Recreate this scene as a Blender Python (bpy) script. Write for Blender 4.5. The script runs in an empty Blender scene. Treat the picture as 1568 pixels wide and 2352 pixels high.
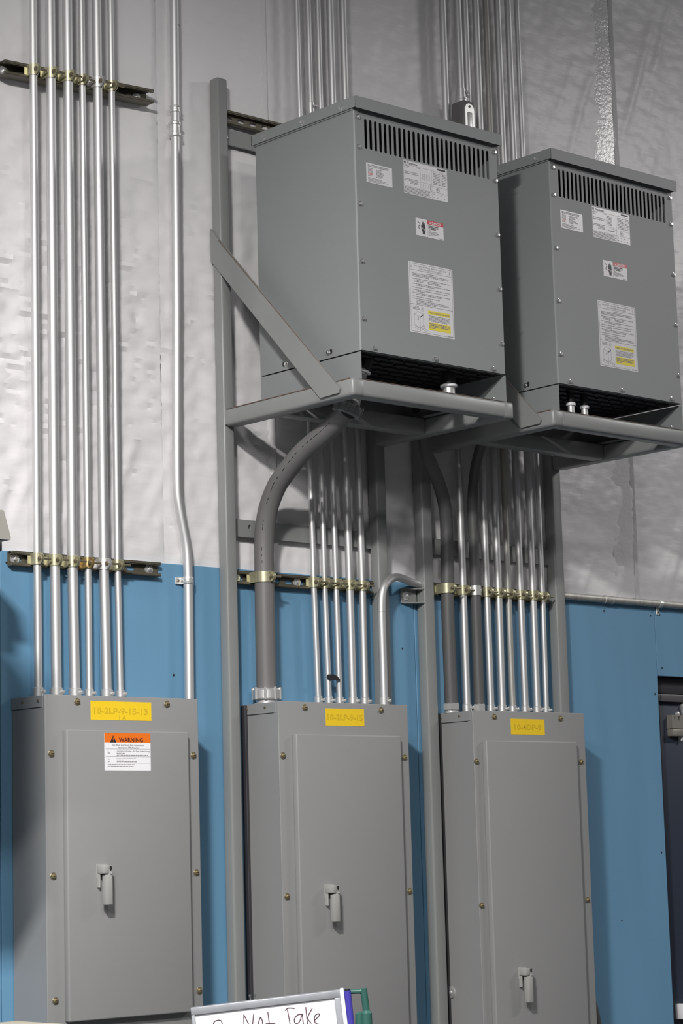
import bpy, bmesh, math, random
from mathutils import Vector, Matrix, noise

S = bpy.context.scene
COL = S.collection

# ---------------------------------------------------------------- camera
CP = Vector((-3.4485, -5.1215, 1.55))
CR = Vector((0.74220, -0.66961, -0.02754))
CU = Vector((-0.07838, -0.12754, 0.98873))
CF = Vector((0.66558, 0.73168, 0.14715))
cd = bpy.data.cameras.new('camera')
cd.sensor_fit = 'HORIZONTAL'; cd.sensor_width = 36.0
cd.lens = 5252.4 * 36.0 / 1568.0
cd.clip_start = 0.05; cd.clip_end = 100
cam = bpy.data.objects.new('camera', cd); COL.objects.link(cam)
m3 = Matrix((CR, CU, -CF)).transposed()
cam.matrix_world = Matrix.Translation(CP) @ m3.to_4x4()
S.camera = cam

# ---------------------------------------------------------------- world, lamps, exposure
w = bpy.data.worlds.new('world'); S.world = w; w.use_nodes = True
bg = w.node_tree.nodes['Background']
bg.inputs['Color'].default_value = (0.93, 0.95, 1.0, 1); bg.inputs['Strength'].default_value = 0.10


def area(name, loc, rot, sx, sy, power, col=(1, 0.98, 0.958)):
    l = bpy.data.lights.new(name, 'AREA'); l.shape = 'RECTANGLE'
    l.size = sx; l.size_y = sy; l.energy = power; l.color = col
    o = bpy.data.objects.new(name, l); COL.objects.link(o)
    o.location = loc; o.rotation_euler = rot
    return o


area('overhead_light', (-2.5, -3.0, 4.42), (0, 0, 0), 0.42, 0.25, 455)
area('overhead_light', (-0.9, -4.2, 4.65), (0, 0, 0), 0.5, 0.35, 62)
area('overhead_light', (-5.0, -4.6, 4.7), (0, 0, 0), 2.4, 0.6, 300)  # added fill light that brightens the left-facing sides
area('overhead_light', (6.2, -3.5, 5.3), (0, 0, 0), 1.6, 0.6, 195)

S.view_settings.view_transform = 'Standard'
S.view_settings.look = 'None'
S.view_settings.exposure = 0.0
S.view_settings.gamma = 1.0
S.view_settings.use_curve_mapping = False


# ---------------------------------------------------------------- materials
def lin(c):
    return tuple(((v / 255) / 12.92 if v / 255 <= 0.04045 else ((v / 255 + 0.055) / 1.055) ** 2.4) for v in c)


def mat(name, rgb, rough=0.5, metal=0.0, var=0.0, scale=(20, 20, 20), bump=0.0, bscale=200.0, spec=0.5, linear=False, bstretch=None):
    m = bpy.data.materials.new(name); m.use_nodes = True
    nt = m.node_tree; b = nt.nodes['Principled BSDF']
    c = rgb if linear else lin(rgb)
    b.inputs['Roughness'].default_value = rough
    b.inputs['Metallic'].default_value = metal
    b.inputs['Specular IOR Level'].default_value = spec
    tc = nt.nodes.new('ShaderNodeTexCoord')
    if var:
        mp = nt.nodes.new('ShaderNodeMapping'); mp.inputs['Scale'].default_value = scale
        nz = nt.nodes.new('ShaderNodeTexNoise'); nz.inputs['Scale'].default_value = 1.0; nz.inputs['Detail'].default_value = 4
        cr = nt.nodes.new('ShaderNodeValToRGB')
        cr.color_ramp.elements[0].position = 0.3; cr.color_ramp.elements[1].position = 0.7
        cr.color_ramp.elements[0].color = tuple(v * (1 - var) for v in c) + (1,)
        cr.color_ramp.elements[1].color = tuple(min(1, v * (1 + var)) for v in c) + (1,)
        nt.links.new(tc.outputs['Object'], mp.inputs['Vector']); nt.links.new(mp.outputs['Vector'], nz.inputs['Vector'])
        nt.links.new(nz.outputs['Fac'], cr.inputs['Fac']); nt.links.new(cr.outputs['Color'], b.inputs['Base Color'])
    else:
        nz = nt.nodes.new('ShaderNodeTexNoise'); nz.inputs['Scale'].default_value = 6
        mx = nt.nodes.new('ShaderNodeMix'); mx.data_type = 'RGBA'
        mx.inputs[6].default_value = tuple(v * 0.97 for v in c) + (1,); mx.inputs[7].default_value = tuple(min(1, v * 1.03) for v in c) + (1,)
        nt.links.new(tc.outputs['Object'], nz.inputs['Vector'])
        nt.links.new(nz.outputs['Fac'], mx.inputs[0]); nt.links.new(mx.outputs[2], b.inputs['Base Color'])
    if bump:
        bp = nt.nodes.new('ShaderNodeBump'); bp.inputs['Strength'].default_value = bump; bp.inputs['Distance'].default_value = 0.002
        n2 = nt.nodes.new('ShaderNodeTexNoise'); n2.inputs['Scale'].default_value = bscale; n2.inputs['Detail'].default_value = 5
        if bstretch:
            mp2 = nt.nodes.new('ShaderNodeMapping'); mp2.inputs['Scale'].default_value = bstretch
            nt.links.new(tc.outputs['Object'], mp2.inputs['Vector']); nt.links.new(mp2.outputs['Vector'], n2.inputs['Vector'])
        else:
            nt.links.new(tc.outputs['Object'], n2.inputs['Vector'])
        nt.links.new(n2.outputs['Fac'], bp.inputs['Height']); nt.links.new(bp.outputs['Normal'], b.inputs['Normal'])
    return m


M = {}
M['panel'] = mat('panel_grey_paint', (0.262, 0.263, 0.263), 0.42, linear=True, bump=0.08, bscale=400)
M['trafo'] = mat('transformer_grey_paint', (0.234, 0.245, 0.248), 0.52, linear=True, bump=0.08, bscale=400)
M['frame'] = mat('frame_grey_paint', (0.235, 0.243, 0.238), 0.38, linear=True, var=0.06, scale=(6, 6, 3))
M['blue'] = mat('blue_wall_paint', (0.128, 0.285, 0.44), 0.5, linear=True, var=0.05, scale=(9, 9, 1.2), bump=0.1, bscale=60)
M['vinyl'] = mat('white_vinyl_facing', (0.75, 0.732, 0.74), 0.42, linear=True, var=0.03, scale=(3, 3, 3), bump=0.75, bscale=10, bstretch=(1, 1, 4.0))
M['tape'] = mat('seam_tape_vinyl', (0.72, 0.705, 0.71), 0.2, linear=True, bump=0.7, bscale=75)
M['emt'] = mat('galvanized_steel', (0.66, 0.66, 0.66), 0.5, 0.82, linear=True, var=0.03, scale=(40, 40, 3))
M['emt_dull'] = mat('dull_aged_steel', (0.45, 0.44, 0.41), 0.55, 0.6, linear=True, var=0.15, scale=(60, 60, 6))
M['cast'] = mat('cast_zinc', (0.68, 0.68, 0.67), 0.4, 0.7, linear=True, bump=0.1, bscale=300)
M['gold'] = mat('yellow_zinc_plate', (0.56, 0.535, 0.37), 0.36, 0.7, linear=True, var=0.1, scale=(40, 40, 40))
M['copper'] = mat('tarnished_gold_plate', (0.50, 0.36, 0.16), 0.35, 0.75, linear=True, var=0.3, scale=(150, 150, 150))
M['strut'] = mat('olive_zinc_channel', (0.125, 0.113, 0.082), 0.45, 0.35, linear=True, var=0.12, scale=(12, 12, 12))
M['lever'] = mat('latch_grey_paint', (0.34, 0.34, 0.325), 0.4, linear=True)
M['bolt'] = mat('bolt_brass_zinc', (0.24, 0.205, 0.14), 0.4, 0.6, linear=True)
M['chrome'] = mat('bright_zinc_screw', (0.75, 0.75, 0.74), 0.22, 0.95, linear=True)
M['pvc'] = mat('grey_pvc', (0.155, 0.15, 0.148), 0.48, linear=True, var=0.05, scale=(20, 20, 5))
M['pvc_dark'] = mat('dark_grey_pvc', (0.10, 0.10, 0.10), 0.5, linear=True, var=0.05, scale=(20, 20, 5))
M['ink'] = mat('print_black', (0.015, 0.014, 0.016), 0.5, linear=True)
M['grey_ink'] = mat('print_grey', (0.22, 0.21, 0.23), 0.6, linear=True)
M['white'] = mat('sticker_white', (0.66, 0.65, 0.66), 0.3, linear=True)
M['bright'] = mat('sticker_bright_white', (0.86, 0.85, 0.87), 0.4, linear=True)
M['yellow'] = mat('sticker_yellow', (0.88, 0.60, 0.02), 0.4, linear=True)
M['olive_ink'] = mat('print_olive', (0.50, 0.33, 0.02), 0.5, linear=True)
M['lemon'] = mat('print_lemon', (0.72, 0.60, 0.02), 0.4, linear=True)
M['orange'] = mat('print_orange', (0.80, 0.17, 0.012), 0.4, linear=True)
M['red'] = mat('print_red', (0.50, 0.02, 0.035), 0.4, linear=True)
M['maroon'] = mat('print_maroon', (0.06, 0.008, 0.012), 0.5, linear=True)
M['black'] = mat('black_plastic', (0.017, 0.017, 0.019), 0.45, linear=True)
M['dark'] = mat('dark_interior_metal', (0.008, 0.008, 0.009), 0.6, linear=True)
M['navy'] = mat('navy_door_paint', (0.022, 0.030, 0.05), 0.4, linear=True)
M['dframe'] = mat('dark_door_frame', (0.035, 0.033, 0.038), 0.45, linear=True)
M['latch'] = mat('pale_latch_metal', (0.30, 0.28, 0.25), 0.45, 0.4, linear=True)
M['alu'] = mat('aluminium_frame', (0.36, 0.37, 0.40), 0.4, 0.35, linear=True, var=0.06, scale=(30, 30, 30))
M['board'] = mat('whiteboard_face', (0.85, 0.85, 0.88), 0.25, linear=True)
M['marker_ink'] = mat('dry_marker_ink', (0.10, 0.045, 0.065), 0.6, linear=True)
M['bluepen'] = mat('blue_marker_plastic', (0.055, 0.045, 0.33), 0.4, linear=True)
M['green'] = mat('dark_green_plastic', (0.03, 0.105, 0.085), 0.4, linear=True)
M['hood'] = mat('pale_grey_hood', (0.34, 0.33, 0.30), 0.5, linear=True)
M['cream'] = mat('cream_board', (0.60, 0.54, 0.42), 0.6, linear=True)
M['rust'] = mat('brown_primer_weld', (0.14, 0.095, 0.07), 0.6, linear=True)
M['concrete'] = mat('concrete_floor', (0.05, 0.05, 0.053), 0.5, linear=True, var=0.15, scale=(2, 2, 2))


# ---------------------------------------------------------------- mesh builder
class B:
    def __init__(s):
        s.bm = bmesh.new(); s.mi = 0

    def _f(s, vs):
        try:
            f = s.bm.faces.new(vs); f.material_index = s.mi; return f
        except ValueError:
            return None

    def box(s, x0, x1, y0, y1, z0, z1, bev=0.0, seg=2):
        t = bmesh.new()
        vs = [t.verts.new((x, y, z)) for x in (x0, x1) for y in (y0, y1) for z in (z0, z1)]
        for q in ((0, 1, 3, 2), (4, 6, 7, 5), (0, 4, 5, 1), (2, 3, 7, 6), (0, 2, 6, 4), (1, 5, 7, 3)):
            t.faces.new([vs[i] for i in q])
        if bev:
            bmesh.ops.bevel(t, geom=t.edges[:], offset=bev, segments=seg, profile=0.5, affect='EDGES')
        s.merge(t)
        return s

    def merge(s, t, M4=None):
        mp = {}
        for v in t.verts:
            mp[v] = s.bm.verts.new(M4 @ v.co if M4 else v.co)
        for f in t.faces:
            s._f([mp[v] for v in f.verts])
        t.free()

    def tube(s, pts, r, n=16, cap=True, rad=None):
        pts = [Vector(p) for p in pts]
        T = []
        for i in range(len(pts)):
            a = pts[max(i - 1, 0)]; b = pts[min(i + 1, len(pts) - 1)]
            T.append((b - a).normalized())
        u = T[0].orthogonal().normalized()
        rings = []
        for i, p in enumerate(pts):
            u = (u - T[i] * u.dot(T[i])).normalized(); v = T[i].cross(u)
            rr = rad[i] if rad else r
            rings.append([s.bm.verts.new(p + (u * math.cos(2 * math.pi * k / n) + v * math.sin(2 * math.pi * k / n)) * rr) for k in range(n)])
        for a, b in zip(rings, rings[1:]):
            for k in range(n):
                s._f([a[k], a[(k + 1) % n], b[(k + 1) % n], b[k]])
        if cap:
            s._f(rings[0][::-1]); s._f(rings[-1])
        return s

    def cyl(s, p0, p1, r, r1=None, n=16):
        return s.tube([p0, p1], r, n, True, [r, r if r1 is None else r1])

    def lathe(s, p, d, prof, n=20):
        p = Vector(p); d = Vector(d).normalized()
        return s.tube([p + d * (a + i * 1e-6) for i, (a, r) in enumerate(prof)], 1, n, True, [r for a, r in prof])

    def prism(s, poly, f0, f1):
        a = [s.bm.verts.new(f0(*q)) for q in poly]; b = [s.bm.verts.new(f1(*q)) for q in poly]
        s._f(a); s._f(b[::-1])
        n = len(poly)
        for i in range(n):
            s._f([a[i], b[i], b[(i + 1) % n], a[(i + 1) % n]])
        return s

    def xz(s, poly, y0, y1):
        return s.prism(poly, lambda x, z: (x, y0, z), lambda x, z: (x, y1, z))

    def yz(s, poly, x0, x1):
        return s.prism(poly, lambda y, z: (x0, y, z), lambda y, z: (x1, y, z))

    def plate(s, x0, x1, z0, z1, y0, y1, holes, n=6):
        """plate in the XZ plane, front y0, back y1, with stadium holes (cx, zlo, zhi, w) or horizontal (cx, cz, len, h, 'h')"""
        t = bmesh.new()
        loops = []

        def loop(pts):
            vs = [t.verts.new((x, y0, z)) for x, z in pts]
            for i in range(len(vs)):
                t.edges.new((vs[i], vs[(i + 1) % len(vs)]))
            loops.append(vs)
        loop([(x0, z0), (x1, z0), (x1, z1), (x0, z1)])
        for h in holes:
            if len(h) == 5:
                cx, cz, L, hh, _ = h; r = hh / 2
                pts = [(cx + L / 2 - r + r * math.cos(a), cz + r * math.sin(a)) for a in [math.pi * (i / n - 0.5) for i in range(n + 1)]] + \
                      [(cx - L / 2 + r + r * math.cos(a), cz + r * math.sin(a)) for a in [math.pi * (i / n + 0.5) for i in range(n + 1)]]
            else:
                cx, zl, zh, ww = h; r = ww / 2
                pts = [(cx + r * math.cos(a), zh - r + r * math.sin(a)) for a in [math.pi * i / n for i in range(n + 1)]] + \
                      [(cx + r * math.cos(a), zl + r + r * math.sin(a)) for a in [math.pi * (1 + i / n) for i in range(n + 1)]]
            loop(pts)
        bmesh.ops.triangle_fill(t, use_beauty=True, use_dissolve=False, edges=t.edges[:])
        for vs in loops:
            bv = [t.verts.new((v.co.x, y1, v.co.z)) for v in vs]
            for i in range(len(vs)):
                j = (i + 1) % len(vs)
                t.faces.new([vs[i], vs[j], bv[j], bv[i]])
        s.merge(t)
        return s

    def poly(s, pts):
        return s._f([s.bm.verts.new(p) for p in pts])


OFF = {}
SM = math.radians(32)


def mesh_of(b, mats, name, off=Vector()):
    bmesh.ops.recalc_face_normals(b.bm, faces=b.bm.faces[:])
    me = bpy.data.meshes.new(name)
    if off.length:
        bmesh.ops.translate(b.bm, verts=b.bm.verts[:], vec=-off)
    b.bm.to_mesh(me); b.bm.free()
    for m in (mats if isinstance(mats, (list, tuple)) else [mats]):
        me.materials.append(M[m] if isinstance(m, str) else m)
    me.polygons.foreach_set('use_smooth', [True] * len(me.polygons))
    me.set_sharp_from_angle(angle=SM)
    return me


def thing(name, label, cat, loc, group=None):
    o = bpy.data.objects.new(name, None); COL.objects.link(o)
    o.empty_display_size = 0.05
    o.location = loc; o['label'] = label; o['category'] = cat
    if group: o['group'] = group
    OFF[o.name] = Vector(loc)
    return o


def setting(name, loc=(0, 0, 0)):
    o = bpy.data.objects.new(name, None); COL.objects.link(o); o.location = loc
    o['kind'] = 'structure'; OFF[o.name] = Vector(loc)
    return o


def part(name, b, mats, parent, label=None):
    off = OFF[parent.name]
    o = bpy.data.objects.new(name, mesh_of(b, mats, name, off)); COL.objects.link(o)
    o.parent = parent; OFF[o.name] = off
    if label: o['label'] = label
    return o


def single(name, b, mats, label, cat, loc, group=None):
    o = bpy.data.objects.new(name, mesh_of(b, mats, name, Vector(loc))); COL.objects.link(o)
    o.location = loc; o['label'] = label; o['category'] = cat; OFF[o.name] = Vector(loc)
    if group: o['group'] = group
    return o


def put(name, me, parent, pos, rz=0.0, label=None):
    o = bpy.data.objects.new(name, me); COL.objects.link(o); o.parent = parent
    o.location = Vector(pos) - OFF[parent.name]; o.rotation_euler = (0, 0, rz); OFF[o.name] = OFF[parent.name]
    if label: o['label'] = label
    return o


def smooth_path(pts, k=8):
    P = [Vector(p) for p in pts]; out = []
    for i in range(len(P) - 1):
        a, b, c, d = P[max(i - 1, 0)], P[i], P[i + 1], P[min(i + 2, len(P) - 1)]
        for j in range(k):
            t = j / k
            out.append(0.5 * ((2 * b) + (c - a) * t + (2 * a - 5 * b + 4 * c - d) * t * t + (3 * b - a - 3 * c + d) * t ** 3))
    return out + [P[-1]]


# shared small hardware meshes (front towards -Y, at the local origin)
b = B(); b.lathe((0, 0.001, 0), (0, -1, 0), [(0, 0.0078), (0.002, 0.0078), (0.0025, 0.0062), (0.0026, 0.0052)], 14)
b.lathe((0, -0.001, 0), (0, -1, 0), [(0, 0.0052), (0.0045, 0.0052), (0.0055, 0.0042)], 6)
HEX = mesh_of(b, 'chrome', 'hex_screw')
b = B(); b.mi = 0; b.lathe((0, 0.001, 0), (0, -1, 0), [(0, 0.0098), (0.0022, 0.0098), (0.003, 0.0088)], 18)
b.mi = 1; b.lathe((0, -0.001, 0), (0, -1, 0), [(0, 0.0062), (0.003, 0.006), (0.0055, 0.0042), (0.006, 0.002)], 14)
b.mi = 2; b.box(-0.0045, 0.0045, -0.0075, -0.0066, -0.0007, 0.0007)
PAN = mesh_of(b, ['bolt', mat('screw_brass', (0.40, 0.33, 0.17), 0.35, 0.7, linear=True), 'black'], 'trim_screw')
b = B(); b.lathe((0, 0.001, 0), (0, -1, 0), [(0, 0.0042), (0.003, 0.004), (0.0042, 0.002)], 10)
b.mi = 1; b.box(-0.0024, 0.0024, -0.0036, -0.003, -0.0005, 0.0005)
SMALL = mesh_of(b, ['bolt', 'black'], 'small_screw')
b = B(); b.lathe((0, 0.001, 0), (0, -1, 0), [(0, 0.0045), (0.007, 0.0045)], 10)
b.lathe((0, -0.006, 0), (0, -1, 0), [(0, 0.0052), (0.003, 0.005), (0.0042, 0.0032)], 8)
SETSCREW = mesh_of(b, 'cast', 'set_screw')
b = B(); b.lathe((0, 0.0, 0), (0, -1, 0), [(0, 0.0142), (0.002, 0.0142), (0.0022, 0.0075), (0.0023, 0.0066)], 20)
b.lathe((0, -0.002, 0), (0, -1, 0), [(0, 0.0062), (0.005, 0.0058), (0.0065, 0.003)], 6)
WASHER = mesh_of(b, 'cast', 'bolt_washer')

# ================================================================ the setting
floor = B(); floor.box(-7, 8.5, -9, 1.5, -0.1, 0.0)
o = bpy.data.objects.new('floor', mesh_of(floor, 'concrete', 'floor')); COL.objects.link(o); o['kind'] = 'structure'

ZB = 2.378
b = B()
b.box(-3.5, 2.72, 0.06, 0.12, 0.0, 6.2); b.box(2.72, 3.75, 0.06, 0.12, 2.18, 6.2); b.box(3.75, 8.0, 0.06, 0.12, 0.0, 6.2)
wall = bpy.data.objects.new('wall_back', mesh_of(b, 'concrete', 'wall_back')); COL.objects.link(wall); wall['kind'] = 'structure'
OFF[wall.name] = Vector()
# blue plywood sheets with fine joints
for (x0, x1, z0, z1) in ((-3.5, -0.036, 1.892, ZB), (-3.5, -0.036, 0, 1.889), (-0.033, 0.2935, 0, ZB), (0.2955, 1.5035, 0, ZB), (1.5065, 2.6625, 0, ZB),
                         (2.6645, 3.85, 2.123, ZB), (3.853, 5.07, 0, ZB), (5.072, 8.0, 0, ZB)):
    b = B(); b.box(x0, x1, 0.0, 0.014, z0, z1, 0.0012, 1)
    part('plywood_panel', b, 'blue', wall)
b = B()
for (x, z) in ((2.40, 2.335), (2.642, 2.33), (2.69, 2.335), (2.645, 2.06), (2.69, 2.15), (0.62, 1.74), (1.40, 1.72), (1.45, 2.17), (-0.012, 2.345), (2.42, 1.30), (2.64, 1.52), (0.55, 2.06)):
    b.xz([(x + 0.004 * math.cos(a) * 0.8, z + 0.004 * math.sin(a)) for a in [i * math.pi / 3 for i in range(6)]], -0.0006, 0.001)
part('nail_head', b, 'ink', wall)


def fold(x, z, seed):
    v = 0.0
    # short crumpled dimples, stronger on the left; long diagonal draws on the right
    L = max(0.0, min(1.0, (1.2 - x) / 1.0)); R = max(0.0, min(1.0, (x - 1.7) / 0.7))
    band = max(0, 1 - abs(z - 3.05) / 0.75)
    n1 = noise.noise(Vector((x * 9, z * 34 + x * 6, seed)))
    n2 = noise.noise(Vector((x * 3.2 + 5, z * 5.0, seed + 7)))
    n3 = noise.noise(Vector(((x - z * 0.45) * 22, (z + x * 0.45) * 2.2, seed + 3)))
    n4 = noise.noise(Vector((x * 30, z * 55, seed + 11)))
    v += -max(0.0, 0.30 - abs(n1)) / 0.30 * 0.0078 * (0.3 + L * band) + abs(n1) * 0.004 * (0.2 + L * band)
    v += n2 * 0.005
    v += max(0, n3 - 0.1) * 0.0095 * (0.15 + R + (1.5 if x < 1.5 else 0.6) * max(0, 1 - abs(z - 2.5) / 0.4))
    v += n4 * 0.0012
    return v


def sheet(x0, x1, z0, z1, seed, step=0.014):
    b = B()
    nx = max(2, int((x1 - x0) / step)); nz = int((z1 - z0) / step)
    rows = []
    for j in range(nz + 1):
        z = z0 + (z1 - z0) * j / nz; row = []
        for i in range(nx + 1):
            x = x0 + (x1 - x0) * i / nx
            e = min(1, min(x - x0, x1 - x) / 0.012 + 0.45)
            ez = min(1, (z - z0) / 0.04)
            y = 0.010 - (0.004 + 0.008 * fold(x, z, seed) / 0.008) * e * (0.3 + 0.7 * ez)
            row.append(b.bm.verts.new((x, max(y, 0.0004), z)))
        rows.append(row)
    for a, c in zip(rows, rows[1:]):
        for i in range(nx):
            b._f([a[i], a[i + 1], c[i + 1], c[i]])
    back = [b.bm.verts.new(p) for p in ((x0, 0.05, z0), (x1, 0.05, z0), (x1, 0.05, z1), (x0, 0.05, z1))]
    b._f(back[::-1]); b._f(rows[0][::-1] + back[:2])
    return part('insulation_sheet', b, 'vinyl', wall)


sheet(-3.5, -0.62, ZB, 6.2, 1.0, 0.03); sheet(-0.618, 0.529, ZB, 6.2, 2.0); sheet(0.5288, 0.951, ZB, 6.2, 3.0)
sheet(0.953, 2.568, ZB, 6.2, 4.0); sheet(2.570, 4.4, ZB, 6.2, 5.0); sheet(4.402, 8.0, ZB, 6.2, 6.0, 0.03)
for x0, x1 in ((0.928, 0.9545), (2.470, 2.5675), (2.5745, 2.592)):
    b = B()
    n = 240; pr = None
    for i in range(n + 1):
        z = ZB + (6.2 - ZB) * i / n
        yy = 0.0015 + 0.0015 * noise.noise(Vector((x0 * 9, z * 14, 0)))
        row = [b.bm.verts.new((x0, yy + 0.0065, z)), b.bm.verts.new((x0 + (x1 - x0) * 0.6, yy + 0.001, z)), b.bm.verts.new((x1 - 0.002, yy - 0.0005, z)), b.bm.verts.new((x1, yy + 0.0035, z))]
        if pr:
            for k in range(3): b._f([pr[k], pr[k + 1], row[k + 1], row[k]])
        pr = row
    part('seam_tape', b, 'tape', wall)

# door at the right edge
door = setting('door_1', (2.72, 0.0, 0))
b = B(); b.box(2.6635, 2.7215, 0.046, 0.0595, 0, 2.12); part('door_jamb', b, 'navy', door)
b = B(); b.box(3.752, 3.848, 0.002, 0.0595, 0, 2.12); part('door_jamb', b, 'dframe', door)
b = B(); b.box(2.664, 3.75, 0.016, 0.06, 2.124, 2.18); b.box(2.664, 3.75, 0.034, 0.06, 2.066, 2.123, 0.003); part('door_header', b, 'dframe', door)
b = B(); b.box(2.690, 3.75, 0.036, 0.058, 2.038, 2.064, 0.002)
part('door_stop', b, mat('door_stop_grey', (0.09, 0.085, 0.09), 0.4, linear=True), door)
b = B(); b.box(2.722, 3.75, 0.052, 0.10, 0.0, 2.065, 0.003); part('door_leaf', b, 'navy', door)
b = B(); b.plate(2.765, 2.832, 1.945, 1.992, 0.030, 0.053, [(2.782, 1.975, 1.988, 0.007), (2.806, 1.972, 1.988, 0.009)])
lb = part('latch_box', b, 'latch', door)
b = B(); b.box(2.764, 2.829, 0.026, 0.053, 1.918, 1.943, 0.003); b.box(2.834, 2.90, 0.033, 0.053, 1.945, 1.985, 0.003); part('latch_keeper', b, 'latch', door)
b = B(); b.cyl((2.826, 0.04, 1.904), (2.826, 0.04, 1.918), 0.006); b.lathe((2.82, 0.052, 1.997), (0, -1, 0), [(0, 0.009), (0.008, 0.008), (0.01, 0.004)], 12)
b.cyl((2.85, 0.045, 2.036), (2.862, 0.045, 2.0), 0.013, 0.02, 12); part('latch_bolt', b, 'cast', door)
b = B(); b.box(2.728, 3.7, 0.012, 0.040, 0.955, 1.006, 0.006); b.box(2.735, 2.76, 0.038, 0.053, 0.955, 1.006); part('push_bar', b, 'bright', door)


# ================================================================ text and stickers
_tc = {}


def text2d(s, bold=0.0):
    key = (s, bold)
    if key in _tc: return _tc[key]
    cu = bpy.data.curves.new('tmp', 'FONT'); cu.body = s; cu.size = 1.0; cu.offset = bold; cu.resolution_u = 3
    ob = bpy.data.objects.new('tmp', cu); COL.objects.link(ob)
    me = bpy.data.meshes.new_from_object(ob.evaluated_get(bpy.context.evaluated_depsgraph_get()))
    vs = [(v.co.x, v.co.y) for v in me.vertices]; fs = [tuple(p.vertices) for p in me.polygons]
    bpy.data.objects.remove(ob); bpy.data.curves.remove(cu); bpy.data.meshes.remove(me)
    _tc[key] = (vs, fs)
    return vs, fs


class Sticker:
    """flat printed label lying on a face that looks to -Y; (u, v) in metres from its top left corner"""

    def __init__(s, x0, z0, w, h, y, base='white'):
        s.x, s.z, s.w, s.h, s.y = x0, z0, w, h, y
        s.b = B(); s.mats = [base]; s.b.box(x0, x0 + w, y - 0.0005, y + 0.0003, z0 - h, z0)

    def mi(s, m):
        if m not in s.mats: s.mats.append(m)
        s.b.mi = s.mats.index(m)

    def pt(s, u, v, L): return (s.x + u, s.y - 0.0005 - 0.00022 * L, s.z - v)

    def rect(s, u0, v0, u1, v1, m, L=1):
        s.mi(m); s.b.poly([s.pt(u0, v1, L), s.pt(u1, v1, L), s.pt(u1, v0, L), s.pt(u0, v0, L)])

    def poly(s, pts, m, L=1):
        s.mi(m)
        # triangulated fan-safe: use bmesh triangle_fill
        t = bmesh.new(); vs = [t.verts.new(s.pt(u, v, L)) for u, v in pts]
        es = [t.edges.new((vs[i], vs[(i + 1) % len(vs)])) for i in range(len(vs))]
        bmesh.ops.triangle_fill(t, use_beauty=True, edges=es)
        s.b.merge(t)

    def line(s, pts, wd, m, L=1):
        for (a, c), (d, e) in zip(pts, pts[1:]):
            dx, dy = d - a, e - c; q = math.hypot(dx, dy) or 1; nx, ny = -dy / q * wd / 2, dx / q * wd / 2
            s.mi(m); s.b.poly([s.pt(a + nx, c + ny, L), s.pt(d + nx, e + ny, L), s.pt(d - nx, e - ny, L), s.pt(a - nx, c - ny, L)])

    def text(s, str_, u, v, h, m, L=2, width=None, align='l', bold=0.0):
        vs, fs = text2d(str_, bold)
        x0 = min(p[0] for p in vs); x1 = max(p[0] for p in vs); k = h / 0.72
        kx = k if width is None else width / (x1 - x0)
        W = (x1 - x0) * kx; u0 = u - (W / 2 if align == 'c' else 0)
        s.mi(m)
        nv = [s.b.bm.verts.new(s.pt(u0 + (p[0] - x0) * kx, v - p[1] * k, L)) for p in vs]
        for f in fs: s.b._f([nv[i] for i in f])

    def dashes(s, u0, u1, v, h, m='grey_ink', seed=0, L=1):
        R = random.Random(seed * 7.3 + v * 1000); u = u0
        while u < u1 - 0.002:
            l = min(R.uniform(0.0025, 0.009), u1 - u)
            s.rect(u, v, u + l, v + h, m, L); u += l + 0.0012

    def done(s, name, parent, label=None): return part(name, s.b, s.mats, parent, label)


def frame_line(st, inset, wd, m):
    w, h, i = st.w, st.h, inset
    st.line([(i, i), (w - i, i)], wd, m); st.line([(w - i, i), (w - i, h - i)], wd, m)
    st.line([(w - i, h - i), (i, h - i)], wd, m); st.line([(i, h - i), (i, i)], wd, m)


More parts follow.
